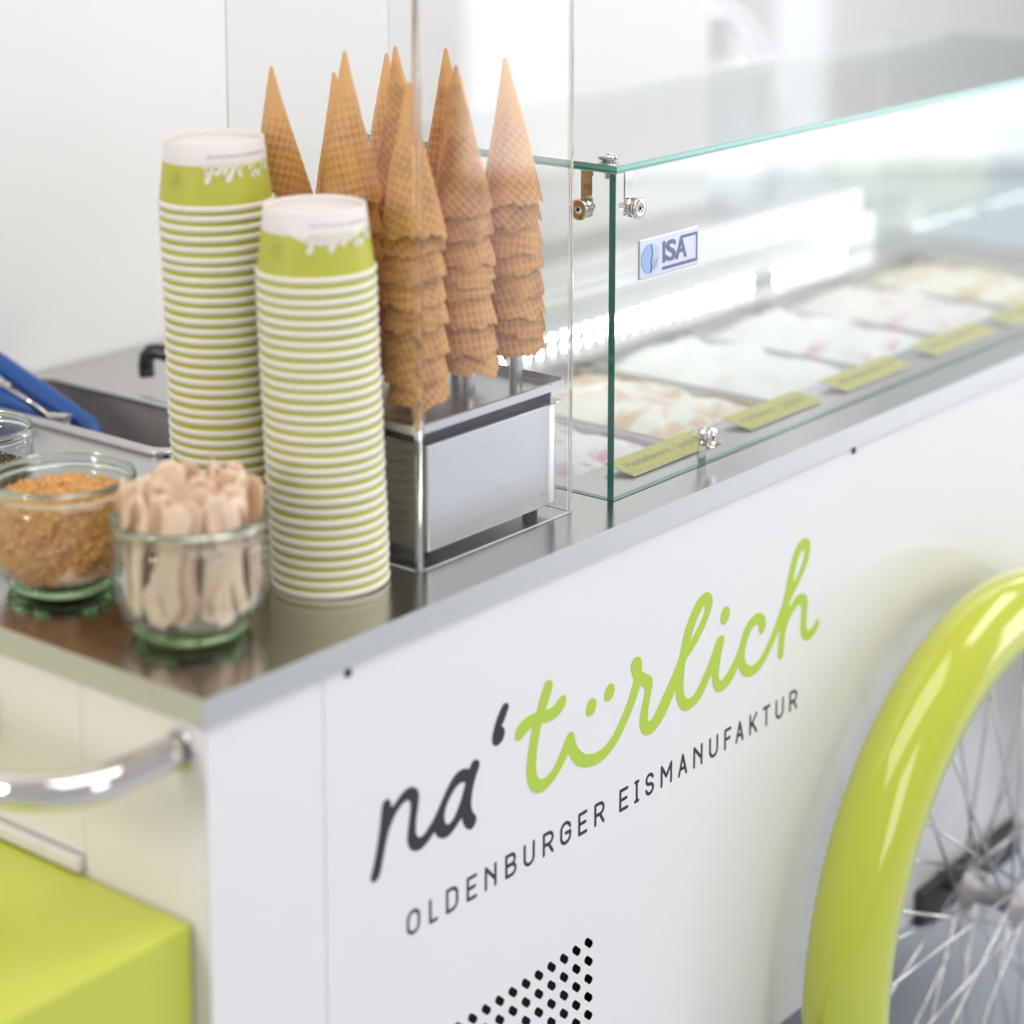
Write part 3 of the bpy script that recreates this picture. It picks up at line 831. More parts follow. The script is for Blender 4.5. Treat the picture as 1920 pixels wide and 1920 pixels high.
# ================================================================ ICE CREAM TUBS AND CARDS
TUBS = [
 ("white blueberry swirl ice cream in steel tub beside the left glass pane", (0.88, 0.86, 0.87), (0.72, 0.42, 0.50), 0.33),
 ("cream and caramel brown ice cream in steel tub behind the badge", (0.88, 0.84, 0.78), (0.74, 0.52, 0.36), 0.38),
 ("plain white ice cream piled high in steel tub", (0.90, 0.89, 0.87), (0.82, 0.80, 0.76), 0.30),
 ("white ice cream with dark red ripple in steel tub", (0.89, 0.87, 0.86), (0.62, 0.26, 0.26), 0.27),
 ("pale pink ice cream in steel tub", (0.89, 0.82, 0.81), (0.74, 0.50, 0.51), 0.30),
 ("pale yellow ice cream in steel tub at the end glass pane", (0.88, 0.84, 0.72), (0.72, 0.55, 0.32), 0.38)]
tub_w = (x1 - x0) / 6
def tub_mesh(w, d, h):
    bm = bmesh.new()
    def lp(o, z): return [bm.verts.new(p) for p in rrect(-w / 2 + o, w / 2 - o, -d / 2 + o, d / 2 - o, 0.012, z, 4)]
    rs = [lp(0.000, 0.0), lp(0.004, 0.0), lp(0.006, -h), lp(0.004, -h - 0.001), lp(0.002, -0.002), lp(0.0, -0.002)]
    for a, b in zip(rs, rs[1:]):
        for i in range(len(a)):
            j = (i + 1) % len(a)
            bm.faces.new((a[i], b[i], b[j], a[j]))
    bm.faces.new(rs[2]); 
    me = bpy.data.meshes.new("pan"); bm.to_mesh(me); bm.free()
    return me
pan_me = tub_mesh(tub_w - 0.003, (y1 - y0) - 0.004, 0.11)
pan_me.materials.append(M['steel'])
random.seed(5)
for i, (lab, base, swirl, amt) in enumerate(TUBS):
    cx, cy = x0 + tub_w * (i + 0.5), (y0 + y1) / 2
    t = empty("ice_cream_tub", (cx, cy, 0.990))
    props(t, lab, "ice cream tub", "ice cream tubs in the glass display")
    mesh_obj("pan", pan_me, M['steel'], t, local=True)
    bm = bmesh.new()
    nx, ny = 30, 44
    W, D = tub_w - 0.012, (y1 - y0) - 0.012
    g = []
    hi = (0.010, 0.009, 0.018, 0.014, 0.012, 0.010)[i]
    for a in range(nx + 1):
        row = []
        for b in range(ny + 1):
            u, v = a / nx * 2 - 1, b / ny * 2 - 1
            e = (1 - abs(u) ** 4) * (1 - abs(v) ** 4)
            px, py = u * W / 2, v * D / 2
            n1 = noise.noise(Vector((px * 22 + i * 9, py * 16, i))) + 0.5 * noise.noise(Vector((px * 55, py * 40, i + 4)))
            z = -0.010 + e * (0.012 + hi * (0.6 + 0.5 * n1)) + 0.0035 * math.sin(py * 70 + px * 25 + 3 * n1) * e
            row.append(bm.verts.new((px, py, z)))
        g.append(row)
    for a in range(nx):
        for b in range(ny):
            f = bm.faces.new((g[a][b], g[a + 1][b], g[a + 1][b + 1], g[a][b + 1])); f.smooth = True
    from_bm("ice_cream", bm, gelato_material("gelato_%d" % i, base, swirl, amt), t, local=True)

CARDS = [(0.5392, 0.6700, "Heidelbeere - Joghurt", "lime flavour card reading Heidelbeere Joghurt behind the bottom glass clamp"),
         (0.7150, 0.8370, "Himbeere - Joghurt", "lime flavour card beside the Heidelbeere card, further from the cones"),
         (0.8800, 1.0060, None, "lime flavour card in front of the plain white ice cream"),
         (1.0560, 1.1880, None, "lime flavour card in front of the red ripple ice cream"),
         (1.2220, 1.3520, None, "lime flavour card in front of the pale pink ice cream")]
for xa, xb, txt, lab in CARDS:
    bm = bmesh.new()
    w_, d_ = xb - xa, 0.031
    bx(bm, -w_ / 2, w_ / 2, -d_ / 2, d_ / 2, 0, 0.0016, bevel=0.0003, seg=1)
    for f in bm.faces: f.material_index = 0 if f.normal.z > 0.5 or abs(f.calc_center_median().z - 0.0016) < 1e-5 else 1
    c = from_bm("flavour_card", bm, [M['card'], M['card_edge']])
    props(c, lab, "flavour card", "flavour cards along the glass")
    c.location = ((xa + xb) / 2, 0.0740, 1.0030)
    c.rotation_euler = (math.radians(8), 0, 0)
    if txt:
        me = text_mesh("card_lettering", txt, 0.0145)
        xs = [v.co.x for v in me.vertices]; ys = [v.co.y for v in me.vertices]
        s = (w_ * 0.86) / (max(xs) - min(xs))
        for v in me.vertices: v.co = ((v.co.x - (max(xs) + min(xs)) / 2) * s, (v.co.y - 0.004) * 1.0, 0.00175)
        mesh_obj("card_lettering", me, M['card_ink'], c, local=True)
    else:
        bm = bmesh.new(); xx = -w_ * 0.40
        random.seed(int(xa * 1000))
        while xx < w_ * 0.36:
            ww = random.uniform(0.004, 0.009)
            bx(bm, xx, xx + ww, -0.0018, 0.0026, 0.00165, 0.00178); xx += ww + random.choice((0.0016, 0.0016, 0.005))
        from_bm("card_lettering", bm, M['card_ink'], c, local=True)

# ================================================================ CONE HOLDER, GUARD, CONES
hold = empty("cone_holder", (0.347, 0.14, 1.0))
props(hold, "brushed steel cone holder box with pegs inside the clear guard", "cone holder")
box_obj("box", (0.2765, 0.4288, 0.055, 0.228, 1.0075, 1.0885), M['steel_satin'], hold, 0.0012)
for fx in (0.290, 0.415):
    for fy in (0.070, 0.213):
        bm = bmesh.new(); lathe(bm, [(0, 0.0004), (0.006, 0.0004), (0.006, 0.0085), (0, 0.0085)], 14, (fx, fy, 1.0))
        from_bm("foot", bm, M['black'], hold)
box_obj("gap_shade_block", (0.2810, 0.4240, 0.0620, 0.2220, 1.0890, 1.0996), M['dark'], hold)  # black block standing in for shade in the open gap below the plate
bm = bmesh.new()
bx(bm, 0.2600, 0.4330, 0.0505, 0.2310, 1.1000, 1.1020, bevel=0.0006, seg=1)
plate = from_bm("top_plate", bm, M['steel'], hold)
bm = bmesh.new()
ro, ri2 = rrect(0.2575, 0.4355, 0.0482, 0.2325, 0.008, 0, 5), rrect(0.2590, 0.4340, 0.0497, 0.2310, 0.0068, 0, 5)
q = [[bm.verts.new((p[0], p[1], z)) for p in lp] for lp, z in ((ro, 1.1012), (ro, 1.1075), (ri2, 1.1080), (ri2, 1.1012))]
for a_ in range(4):
    for i in range(len(ro)):
        j = (i + 1) % len(ro)
        bm.faces.new((q[a_][i], q[a_][j], q[(a_ + 1) % 4][j], q[(a_ + 1) % 4][i]))
bmesh.ops.recalc_face_normals(bm, faces=bm.faces)
from_bm("plate_rim", bm, M['steel_satin'], plate)
bm = bmesh.new()
for sx in (0.292, 0.413): 
    for sy in (0.075, 0.210): sweep(bm, [(sx, sy, 1.088), (sx, sy, 1.1002)], 0.007, 12)
from_bm("spacer", bm, M['steel'], hold)
bm = bmesh.new(); bx(bm, 0.4180, 0.4330, 0.0520, 0.0640, 1.0890, 1.0905); bx(bm, 0.4180, 0.4195, 0.0520, 0.0640, 1.0905, 1.0998)
from_bm("clip", bm, M['steel'], hold)
PEGX, PEGY = (0.2950, 0.3525, 0.4100), (0.080, 0.140, 0.200)
for px in PEGX:
    for py in PEGY:
        bm = bmesh.new()
        lathe(bm, [(0.0052, 1.102), (0.0052, 1.150), (0.0046, 1.1512), (0, 1.1512)], 16, (px, py, 0))
        lathe(bm, [(0.0053, 1.1145), (0.0054, 1.1148), (0.0054, 1.1154), (0.0053, 1.1157)], 16, (px, py, 0))
        from_bm("peg", bm, M['steel'], hold)

# clear acrylic guard: one sheet bent round three sides
ax0, ax1, ay0, ay1, AT, AR = 0.2546, 0.4386, 0.0440, 0.2345, 0.0024, 0.0046
def guard_path(off, n=8):
    r = AR - off
    pts = [(ax0 + off, ay1)]
    pts += [(ax0 + AR - r * math.cos(PI / 2 * i / n), ay0 + AR - r * math.sin(PI / 2 * i / n)) for i in range(n + 1)]
    pts += [(ax1 - AR + r * math.sin(PI / 2 * i / n), ay0 + AR - r * math.cos(PI / 2 * i / n)) for i in range(n + 1)]
    pts += [(ax1 - off, ay1)]
    return pts
bm = bmesh.new()
zb, zt = 1.0004, 1.470
po, pi_ = guard_path(0), guard_path(AT)
n = len(po)
vo = [[bm.verts.new((p[0], p[1], z)) for p in po] for z in (zb, zt)]
vi = [[bm.verts.new((p[0], p[1], z)) for p in pi_] for z in (zb, zt)]
for i in range(n - 1):
    bend = 1 if (1 <= i <= 8 or 10 <= i <= 17) else 0
    f = bm.faces.new((vo[0][i], vo[0][i + 1], vo[1][i + 1], vo[1][i])); f.material_index = bend; f.smooth = bool(bend)
    f = bm.faces.new((vi[0][i + 1], vi[0][i], vi[1][i], vi[1][i + 1])); f.material_index = bend; f.smooth = bool(bend)
    for z in (0, 1):
        f = bm.faces.new((vo[z][i], vi[z][i], vi[z][i + 1], vo[z][i + 1])); f.material_index = 2
for i in (0, n - 1):
    f = bm.faces.new((vo[0][i], vi[0][i], vi[1][i], vo[1][i])); f.material_index = 2
bmesh.ops.recalc_face_normals(bm, faces=bm.faces)
ag = from_bm("acrylic_guard", bm, [M['acrylic'], M['acrylic_bend'], M['acrylic_edge']])
props(ag, "tall clear bent acrylic guard around the waffle cones", "acrylic guard")

# waffle cones
CR, CH = 0.0232, 0.116
def cone_mesh(seed):
    rnd = random.Random(seed)
    rows, cols = 96, 112
    slant = math.hypot(CR, CH)
    sa = CR / slant
    rotp, ox, oy = rnd.uniform(0.3, 1.1), rnd.random(), rnd.random()
    P = 0.0048
    bm = bmesh.new()
    lay = bm.verts.layers.float.new("pit")
    grid = []
    bend = rnd.uniform(-0.0016, 0.0016)
    for i in range(rows + 1):
        row = []
        for j in range(cols + 1):
            th = 2 * PI * j / cols
            lim = 1.0 + 0.045 * noise.noise(Vector((math.cos(th) * 1.6 + seed, math.sin(th) * 1.6, 0))) + 0.024 * noise.noise(Vector((math.cos(th) * 7, math.sin(th) * 7, seed)))
            k = (i / rows)
            rho = (0.055 + 0.945 * k) * slant * (1 if k < 0.7 else 1 + (lim - 1) * (k - 0.7) / 0.3)
            ph = th * sa
            u0, v0 = rho * math.cos(ph), rho * math.sin(ph)
            u = (u0 * math.cos(rotp) - v0 * math.sin(rotp)) / P + ox
            v = (u0 * math.sin(rotp) + v0 * math.cos(rotp)) / P + oy
            pit = abs(math.sin(PI * u)) ** 0.8 * abs(math.sin(PI * v * 0.72)) ** 0.55
            r = rho * sa
            fade = min(1.0, max(0.12, (rho - 0.015) / 0.05))
            r += 0.0016 * (j / cols) * fade - 0.0008 * pit * fade
            r += 0.0006 * noise.noise(Vector((math.cos(th) * 1.3, math.sin(th) * 1.3, rho * 25 + seed)))* fade
            r = max(r, 0.0013)
            z = CH - rho * (CH / slant)
            vt = bm.verts.new((r * math.cos(th) + bend * math.sin(k * PI), r * math.sin(th), z))
            vt[lay] = pit * fade * (0.75 + 0.55 * noise.noise(Vector((math.cos(th) * 2.2, math.sin(th) * 2.2, rho * 40 + seed * 3))))
            row.append(vt)
        grid.append(row)
    for i in range(rows):
        for j in range(cols):
            f = bm.faces.new((grid[i][j], grid[i + 1][j], grid[i + 1][j + 1], grid[i][j + 1])); f.smooth = True
    for i in range(rows):                      # the rolled edge of the wafer
        bm.faces.new((grid[i][cols], grid[i + 1][cols], grid[i + 1][0], grid[i][0]))
    tip = bm.verts.new((0, 0, CH - 0.0052))
    for j in range(cols): bm.faces.new((tip, grid[0][j], grid[0][j + 1])).smooth = True
    me = bpy.data.meshes.new("waffle_cone")
    bm.normal_update(); bm.to_mesh(me); bm.free()
    me.materials.append(M['waffle'])
    return me
cone_meshes = [cone_mesh(s) for s in (1, 2, 3, 4)]
ROWN = ("lettered-panel row", "middle row", "wall-side row")
COLN = ("stack beside the paper cups", "middle stack", "stack beside the glass display")
TIPZ = {(0, 0): 1.353, (1, 0): 1.3598, (2, 0): 1.3602, (0, 1): 1.3712, (1, 1): 1.370, (2, 1): 1.3631, (0, 2): 1.3574, (1, 2): 1.346, (2, 2): 1.3554}
TIPX = {(0, 0): 0.286, (1, 0): 0.3377, (2, 0): 0.3975, (0, 1): 0.2812, (1, 1): 0.3397, (2, 1): 0.3951, (0, 2): 0.2662, (1, 2): 0.336, (2, 2): 0.3947}
LOW = {(0, 0): 1.116, (1, 0): 1.128, (2, 0): 1.131}
rnd = random.Random(11)
for (c, r), tz in TIPZ.items():
    tz += 0.0055
    bx_, by_ = PEGX[c], PEGY[r]
    zlow = LOW.get((c, r), 1.126)
    span = tz - CH - zlow
    nst = 8
    steps = [0.0]
    wts = [rnd.uniform(0.70, 1.30) for _ in range(nst - 1)]
    tot = sum(wts)
    for wv in wts: steps.append(steps[-1] + wv / tot * span)
    tx = TIPX[(c, r)]
    for k, dz in enumerate(steps):
        q = (dz + CH * 0.4) / (span + CH)
        o = bpy.data.objects.new("waffle_cone", cone_meshes[(k * 3 + c + 2 * r) % 4])
        COL.objects.link(o)
        lean = math.atan2(tx - bx_, tz - zlow) 
        jx, jy = rnd.uniform(-0.0008, 0.0008), rnd.uniform(-0.0008, 0.0008)
        o.location = (bx_ + (tx - bx_) * dz / (tz - zlow) + jx, by_ + jy, zlow + dz)
        o.rotation_euler = (rnd.uniform(-0.012, 0.012), lean + rnd.uniform(-0.012, 0.012), rnd.uniform(0, 6.28))
        o.rotation_mode = 'ZYX'        # spin about its own axis first, then lean
        if k == len(steps) - 1:
            props(o, "topmost whole waffle cone, %s, %s of holder" % (COLN[c], ROWN[r]), "waffle cone", "waffle cones on the holder")
        else:
            props(o, "nested waffle cone, %s, %s of holder" % (COLN[c], ROWN[r]), "waffle cone", "waffle cones on the holder")

# ================================================================ PAPER CUPS
RIMR, BASER, CUPH = 0.0408, 0.0362, 0.0490
bm = bmesh.new()
lathe(bm, [(0.0412, 0.003), (0.0408, 0.008), (0.0377, 0.0330)], 64)
for f in bm.faces: f.material_index = 0
lathe(bm, [(0.0377, 0.0330), (BASER, CUPH - 0.0006), (BASER - 0.0006, CUPH), (BASER - 0.0012, CUPH - 0.0006), (BASER - 0.0010, CUPH - 0.0052)], 64, mat=1)
me_wall = bpy.data.meshes.new("wall"); bm.normal_update(); bm.to_mesh(me_wall); bm.free()
me_wall.materials.append(M['cup_green']); me_wall.materials.append(M['cup_white'])
bm = bmesh.new()
lathe(bm, [(0.0408, 0.0045), (0.0421, 0.0048), (0.0427, 0.0041), (0.0429, 0.0027), (0.0426, 0.0012), (0.0420, 0.0004), (0.0408, 0.0008), (0.0402, 0.0022)], 64)
me_rim = bpy.data.meshes.new("rim"); bm.normal_update(); bm.to_mesh(me_rim); bm.free(); me_rim.materials.append(M['cup_rim'])
bm = bmesh.new()
lathe(bm, [(BASER - 0.0009, CUPH - 0.0050), (BASER - 0.002, CUPH - 0.0046), (0.012, CUPH - 0.0050), (0, CUPH - 0.0050)], 64)
me_base = bpy.data.meshes.new("base"); bm.normal_update(); bm.to_mesh(me_base); bm.free(); me_base.materials.append(M['cup_white'])

def wall_r(z):
    return 0.0408 + (BASER - 0.0408) * (z - 0.008) / (CUPH - 0.0086 + 0.0)
def wrap(me, ang0, zc, sx, sz, lift, cx, cz):
    """lay a flat xz drawing upside down round the cup wall"""
    bm = bmesh.new(); bm.from_mesh(me)
    for _ in range(4):
        es = [e for e in bm.edges if (e.verts[0].co - e.verts[1].co).length * sx > 0.0022]
        if not es: break
        bmesh.ops.subdivide_edges(bm, edges=es, cuts=1)
        bmesh.ops.triangulate(bm, faces=[f for f in bm.faces if len(f.verts) > 3])
    for v in bm.verts:
        z = zc - (v.co.z - cz) * sz
        a = ang0 - (v.co.x - cx) * sx / 0.039
        r = wall_r(z) + lift - v.co.y * 0.0
        v.co = (r * math.cos(a), r * math.sin(a), z)
    bm.normal_update()
    bm.to_mesh(me); bm.free()
    return me
def offset_loop(lp, d):
    n = len(lp)
    area = sum(lp[i - 1][0] * lp[i][1] - lp[i][0] * lp[i - 1][1] for i in range(n))
    s = 1 if area > 0 else -1
    out = []
    for i in range(n):
        a, b = lp[i - 1], lp[(i + 1) % n]
        tx, tz = b[0] - a[0], b[1] - a[1]
        L = math.hypot(tx, tz) or 1
        out.append((lp[i][0] + s * tz / L * d, lp[i][1] - s * tx / L * d))
    return out
def printed_parts(parent):
    cxm, czm = 0.4450, 0.8450
    sc = 0.058 / 0.59
    a0 = math.radians(-118 + 14)
    for name, loops, mat, lift, off in (
        ("print_halo", [[SCRIPT], [NA], [APOSTROPHE]], M['cup_white'], 0.00035, 0.009),
        ("print_script", [[SCRIPT, L_HOLE, H_HOLE], [NA, NA_HOLE]], M['print_pale'], 0.0006, 0.0)):
        for lps in loops:
            ls = [smooth_loop(lp, 2) for lp in lps]
            if off: ls = [offset_loop(lp, off) for lp in ls]
            me = filled_mesh(name, ls, 0, 0.0)
            mesh_obj(name, wrap(me, a0, 0.0300, sc, sc * 1.25, lift, cxm, czm), mat, parent, local=True)
    # the small line of capitals under the script (above it on the upturned cup)
    bm = bmesh.new()
    for ch, xa, xb in LETTERS:
        m2 = glyph_mesh(ch, xb - xa, 0.0190, 0.0026)
        for v in m2.vertices: v.co = (v.co.x + xa, 0, v.co.z + 0.7598)
        bm.from_mesh(m2); bpy.data.meshes.remove(m2)
    me = bpy.data.meshes.new("print_capitals"); bm.to_mesh(me); bm.free()
    mesh_obj("print_capitals", wrap(me, a0, 0.0400, sc, sc * 0.95, 0.0003, cxm, 0.7693), M['print_grey'], parent, local=True)
    # faint round emblem
    bm = bmesh.new()
    pts = [(0.005 * math.cos(t), 0, 0.005 * math.sin(t)) for t in [2 * PI * i / 28 for i in range(28)]]
    sweep(bm, pts, 0.0003, 6, closed=True)
    sweep(bm, [(-0.002, 0, -0.002), (0.0005, 0, 0.0), (0.0, 0, 0.001), (0.002, 0, 0.0025)], 0.0005, 6)
    for v in bm.verts: v.co.y = 0
    me = bpy.data.meshes.new("print_emblem"); bm.to_mesh(me); bm.free()
    mesh_obj("print_emblem", wrap(me, math.radians(-118 - 62), 0.0225, 1.0, 1.0, 0.0003, 0, 0), M['print_emblem'], parent, local=True)

PITCH = 0.0075
def cup_stack(base, n, lean, label_top, label_rest, group):
    rn = random.Random(n)
    for k in range(n):
        c = empty("paper_cup", (base[0] + lean[0] * k / n + rn.uniform(-0.0004, 0.0004), base[1] + lean[1] * k / n + rn.uniform(-0.0004, 0.0004), base[2] + k * PITCH + rn.uniform(-0.0003, 0.0003) * (k > 0)))
        c.rotation_euler = (rn.uniform(-0.006, 0.006), rn.uniform(-0.006, 0.006) + lean[0] * 3, rn.uniform(-0.3, 0.3) if k < n - 1 else 0.0)
        mesh_obj("wall", me_wall, None, c, local=True)
        mesh_obj("rim", me_rim, None, c, local=True)
        mesh_obj("base", me_base, None, c, local=True)
        top = k == n - 1
        props(c, label_top if top else label_rest, "paper cup", group)
        if top: printed_parts(c)
R_ = Vector((0.6273, -0.7787, 0))
cup_stack((0.2065, 0.0873, 1.0002), 31, (-0.0076 * 0.6273, 0.0076 * 0.7787), "topmost printed paper cup of the shorter stack, behind the spoon jar", "upturned lime paper cup with white rim nested in the shorter stack", "paper cups in the shorter stack")
cup_stack((0.2105, 0.1913, 1.0002), 36, (-0.0071 * 0.6273, 0.0071 * 0.7787), "topmost printed paper cup of the taller stack, beside the sink", "upturned lime paper cup with white rim nested in the taller stack", "paper cups in the taller stack")

# ================================================================ JARS
def jar(loc, R, H, label, group="glass jars on the worktop"):
    s, h = R / 0.0530, H / 0.082
    t = empty("glass_jar", loc)
    props(t, label, "glass jar", group)
    bm = bmesh.new()
    P = [(0.0420, 0.0085), (0.0495, 0.0180), (0.0532, 0.031), (0.0538, 0.047), (0.0520, 0.062), (0.0502, 0.0715)]
    Q = [(0.0485, 0.0715), (0.0503, 0.062), (0.0520, 0.047), (0.0514, 0.031), (0.0477, 0.0190), (0.0405, 0.0108)]
    lathe(bm, [(r * s, z * h) for r, z in P + Q], 72)
    from_bm("bowl", bm, M['jar'], t, local=True)
    bm = bmesh.new()
    lathe(bm, [(r * s, z * h) for r, z in [(0, 0.0025), (0.026, 0.0022), (0.031, 0.0), (0.0370, 0.0010), (0.0405, 0.005), (0.0419, 0.0084), (0.0404, 0.0107), (0.030, 0.0075), (0, 0.0070)]], 72)
    from_bm("foot", bm, M['jar_base'], t, local=True)
    bm = bmesh.new()
    lathe(bm, [(r * s, z * h) for r, z in [(0.0486, 0.0717), (0.0502, 0.0717), (0.0522, 0.0740), (0.0530, 0.0775), (0.0522, 0.0810), (0.0508, 0.0820), (0.0492, 0.0808), (0.0486, 0.0717)]], 72)
    from_bm("rim", bm, M['jar_rim'], t, local=True)
    return t
def grains(name, loc, R, H, fill, count, size, mat, seed, label, cat):
    s, h = R / 0.0530, H / 0.082
    prof = [(0.0385, 0.0115), (0.0465, 0.0200), (0.0502, 0.031), (0.0508, 0.047), (0.0493, 0.062), (0.0478, 0.0715)]
    def rad(z):
        z /= h
        for (r0, z0), (r1, z1) in zip(prof, prof[1:]):
            if z <= z1: return (r0 + (r1 - r0) * max(0, (z - z0)) / (z1 - z0)) * s
        return prof[-1][0] * s
    rn = random.Random(seed)
    bm = bmesh.new()
    zs = [0.0115 * h + (fill - 0.0115 * h) * i / 10 for i in range(11)]
    lathe(bm, [(0, zs[0])] + [(rad(z) - size * 0.9, z) for z in zs] + [(0, fill + 0.002)], 32)
    def grain(p, sz):
        q = Matrix.Rotation(rn.uniform(0, 6.28), 3, Vector((rn.uniform(-1, 1), rn.uniform(-1, 1), rn.uniform(-1, 1))).normalized())
        vs = []
        for d in ((1, 0, 0), (-1, 0, 0), (0, 1, 0), (0, -1, 0), (0, 0, 1), (0, 0, -1)):
            vs.append(bm.verts.new(Vector(p) + q @ Vector(d) * sz * rn.uniform(0.55, 1.15)))
        for f in ((0, 2, 4), (2, 1, 4), (1, 3, 4), (3, 0, 4), (2, 0, 5), (1, 2, 5), (3, 1, 5), (0, 3, 5)):
            bm.faces.new([vs[i] for i in f])
    for i in range(count):
        a = rn.uniform(0, 2 * PI)
        if rn.random() < 0.62:
            z = rn.uniform(zs[0], fill)
            r = rad(z) - size * rn.uniform(0.75, 1.25)
        else:
            r = math.sqrt(rn.random()) * (rad(fill) - size)
            z = fill + 0.0035 * (1 - (r / rad(fill)) ** 2) + rn.uniform(-0.0008, 0.0018)
        grain((r * math.cos(a), r * math.sin(a), z), size * rn.uniform(0.7, 1.25))
    o = from_bm(name, bm, mat)
    o.location = loc
    return props(o, label, cat, kind="stuff")
J1 = (0.0800, 0.2280, 1.0003); J2 = (0.0760, 0.0925, 1.0003); J3 = (0.1440, 0.4080, 1.0003)
jar(J1, 0.0530, 0.082, "round glass jar filled with golden brittle crumbs")
jar(J2, 0.0530, 0.082, "round glass jar holding wooden spoons")
jar(J3, 0.0450, 0.070, "small glass jar with dark chocolate bits beside the sink")
grains("brittle_crumbs", J1, 0.0530, 0.082, 0.063, 2300, 0.0042, M['crumb'], 3, "golden brown brittle crumbs filling a glass jar", "crumbs")
grains("chocolate_bits", J3, 0.0450, 0.070, 0.034, 1800, 0.0018, M['choc'], 4, "dark chocolate bits in a small glass jar", "chocolate bits")

def spoon_mesh(seed):
    rn = random.Random(seed)
    L = 0.088
    half = []
    for i in range(25):
        t = i / 24
        if t < 0.34:            # bowl
            q = t / 0.34
            w = 0.0150 * math.sin(PI * min(1, 0.06 + 0.94 * q) * 0.72 + 0.12) if q > 0.02 else 0.003
            w = max(w, 0.0050)
        else:
            q = (t - 0.34) / 0.66
            w = 0.0078 + (0.0120 - 0.0078) * max(0, 1 - q * 4) + 0.0036 * q
            if q > 0.84: w *= math.sqrt(max(0.06, 1 - ((q - 0.84) / 0.165) ** 2))
        half.append((w, t * L))
    bm = bmesh.new()
    rows = []
    for w, z in half:
        dip = -0.0022 * math.sin(PI * min(1, z / (0.34 * L))) if z < 0.34 * L else 0
        cur = 0.0015 * math.sin(z / L * PI) * rn.uniform(0.9, 1.1)
        rows.append([bm.verts.new((w * k, (dip * (1 - k * k) + cur) + o, z)) for o in (0.00055, -0.00055) for k in (-1, -0.5, 0, 0.5, 1)])
    for a, b in zip(rows, rows[1:]):
        for i in range(4):
            bm.faces.new((a[i], a[i + 1], b[i + 1], b[i])).smooth = True
            bm.faces.new((a[5 + i], b[5 + i], b[6 + i], a[6 + i])).smooth = True
        bm.faces.new((a[0], b[0], b[5], a[5])); bm.faces.new((a[4], a[9], b[9], b[4]))
    for r in (rows[0], rows[-1]):
        for i in range(4): bm.faces.new((r[i], r[i + 1], r[6 + i], r[5 + i]))
    bmesh.ops.recalc_face_normals(bm, faces=bm.faces)
    me = bpy.data.meshes.new("wooden_spoon"); bm.to_mesh(me); bm.free(); me.materials.append(M['spoon'])
    return me
spoon_meshes = [spoon_mesh(s) for s in (1, 2, 3)]
rn = random.Random(21)
def spoon(p0, p1, spin, mesh_i, up):
    a, b = Vector(p0), Vector(p1)
    d = (b - a).normalized()
    o = bpy.data.objects.new("wooden_spoon", spoon_meshes[mesh_i % 3]); COL.objects.link(o)
    if not up: a, d = a + d * 0.088, -d
    q = d.to_track_quat('Z', 'Y') @ Matrix.Rotation(spin, 3, 'Z').to_quaternion()
    o.rotation_mode = 'QUATERNION'; o.rotation_quaternion = q
    o.location = a
    return props(o, "pale wooden ice cream spoon standing in the glass jar", "wooden spoon", "wooden spoons in the glass jar")
view = math.atan2(-0.619, -0.768)           # direction from the jar towards the worktop corner
k = 0
for ring, cnt, rr_lo, rr_hi, ups in ((0, 14, 0.0395, 0.0395, (1, 3, 6, 8, 10, 12)), (1, 11, 0.0280, 0.0320, (0, 2, 4, 5, 6, 8)), (2, 5, 0.010, 0.020, (0, 1, 3, 4))):
    for i in range(cnt):
        a = view + 2 * PI * (i + 0.3 * ring) / cnt + rn.uniform(-0.16, 0.16)
        lo = Vector((rr_lo * math.cos(a), rr_lo * math.sin(a), 0.0125 + 0.004 * rn.random()))
        a2 = a + rn.uniform(-0.95, 0.95)
        hi = Vector((rr_hi * math.cos(a2) * 1.12, rr_hi * math.sin(a2) * 1.12, 0.0125 + 0.088))
        base = Vector(J2)
        tang = a + PI / 2
        up = i not in ups
        lift = rn.uniform(-0.0015, 0.004 if ring == 0 else 0.009) + 0.003 * ring
        z = Vector((0, 0, lift))
        d = (hi - lo).normalized()
        # spin so that the flat side faces outwards
        q = d.to_track_quat('Z', 'Y')
        yv = q @ Vector((0, 1, 0)); xv = q @ Vector((1, 0, 0))
        out = Vector((math.cos(a), math.sin(a), 0))
        spin = math.atan2(-out.dot(xv), out.dot(yv)) + rn.uniform(-0.35, 0.35)
        spoon(base + lo + z, base + hi + z, spin if up else -spin, k, up)
        k += 1

# ================================================================ BLUE-HANDLED SCOOP IN THE SINK
sc_ = empty("ice_cream_scoop", (0.385, 0.60, 0.875))
props(sc_, "ice cream scoop with two blue grips leaning in the sink", "ice cream scoop")
ga = [Vector((0.3790, 0.528, 0.962)), Vector((0.3816, 0.5513, 0.990)), Vector((0.374, 0.605, 1.012)), Vector((0.3671, 0.6595, 1.034)), Vector((0.364, 0.69, 1.046))]
gb = [Vector((0.377, 0.585, 0.972)), Vector((0.3700, 0.609, 0.992)), Vector((0.3560, 0.6250, 1.002)), Vector((0.345, 0.652, 1.014)), Vector((0.340, 0.672, 1.022))]
for g, rr in ((ga, [0.006, 0.0088, 0.0096, 0.0094, 0.0075]), (gb, [0.006, 0.0085, 0.0092, 0.009, 0.007])):
    bm = bmesh.new(); sweep(bm, g, rr, 14); from_bm("grip", bm, M['blue'], sc_, smooth=True)
bm = bmesh.new(); sweep(bm, [(0.372, 0.572, 0.985), (0.362, 0.612, 1.008), (0.352, 0.640, 1.020)], 0.0022, 8)
from_bm("rod", bm, M['chrome'], sc_)
bm = bmesh.new()
sp = []
c0, c1 = Vector((0.3600, 0.556, 1.0005)), Vector((0.3560, 0.578, 0.9990))
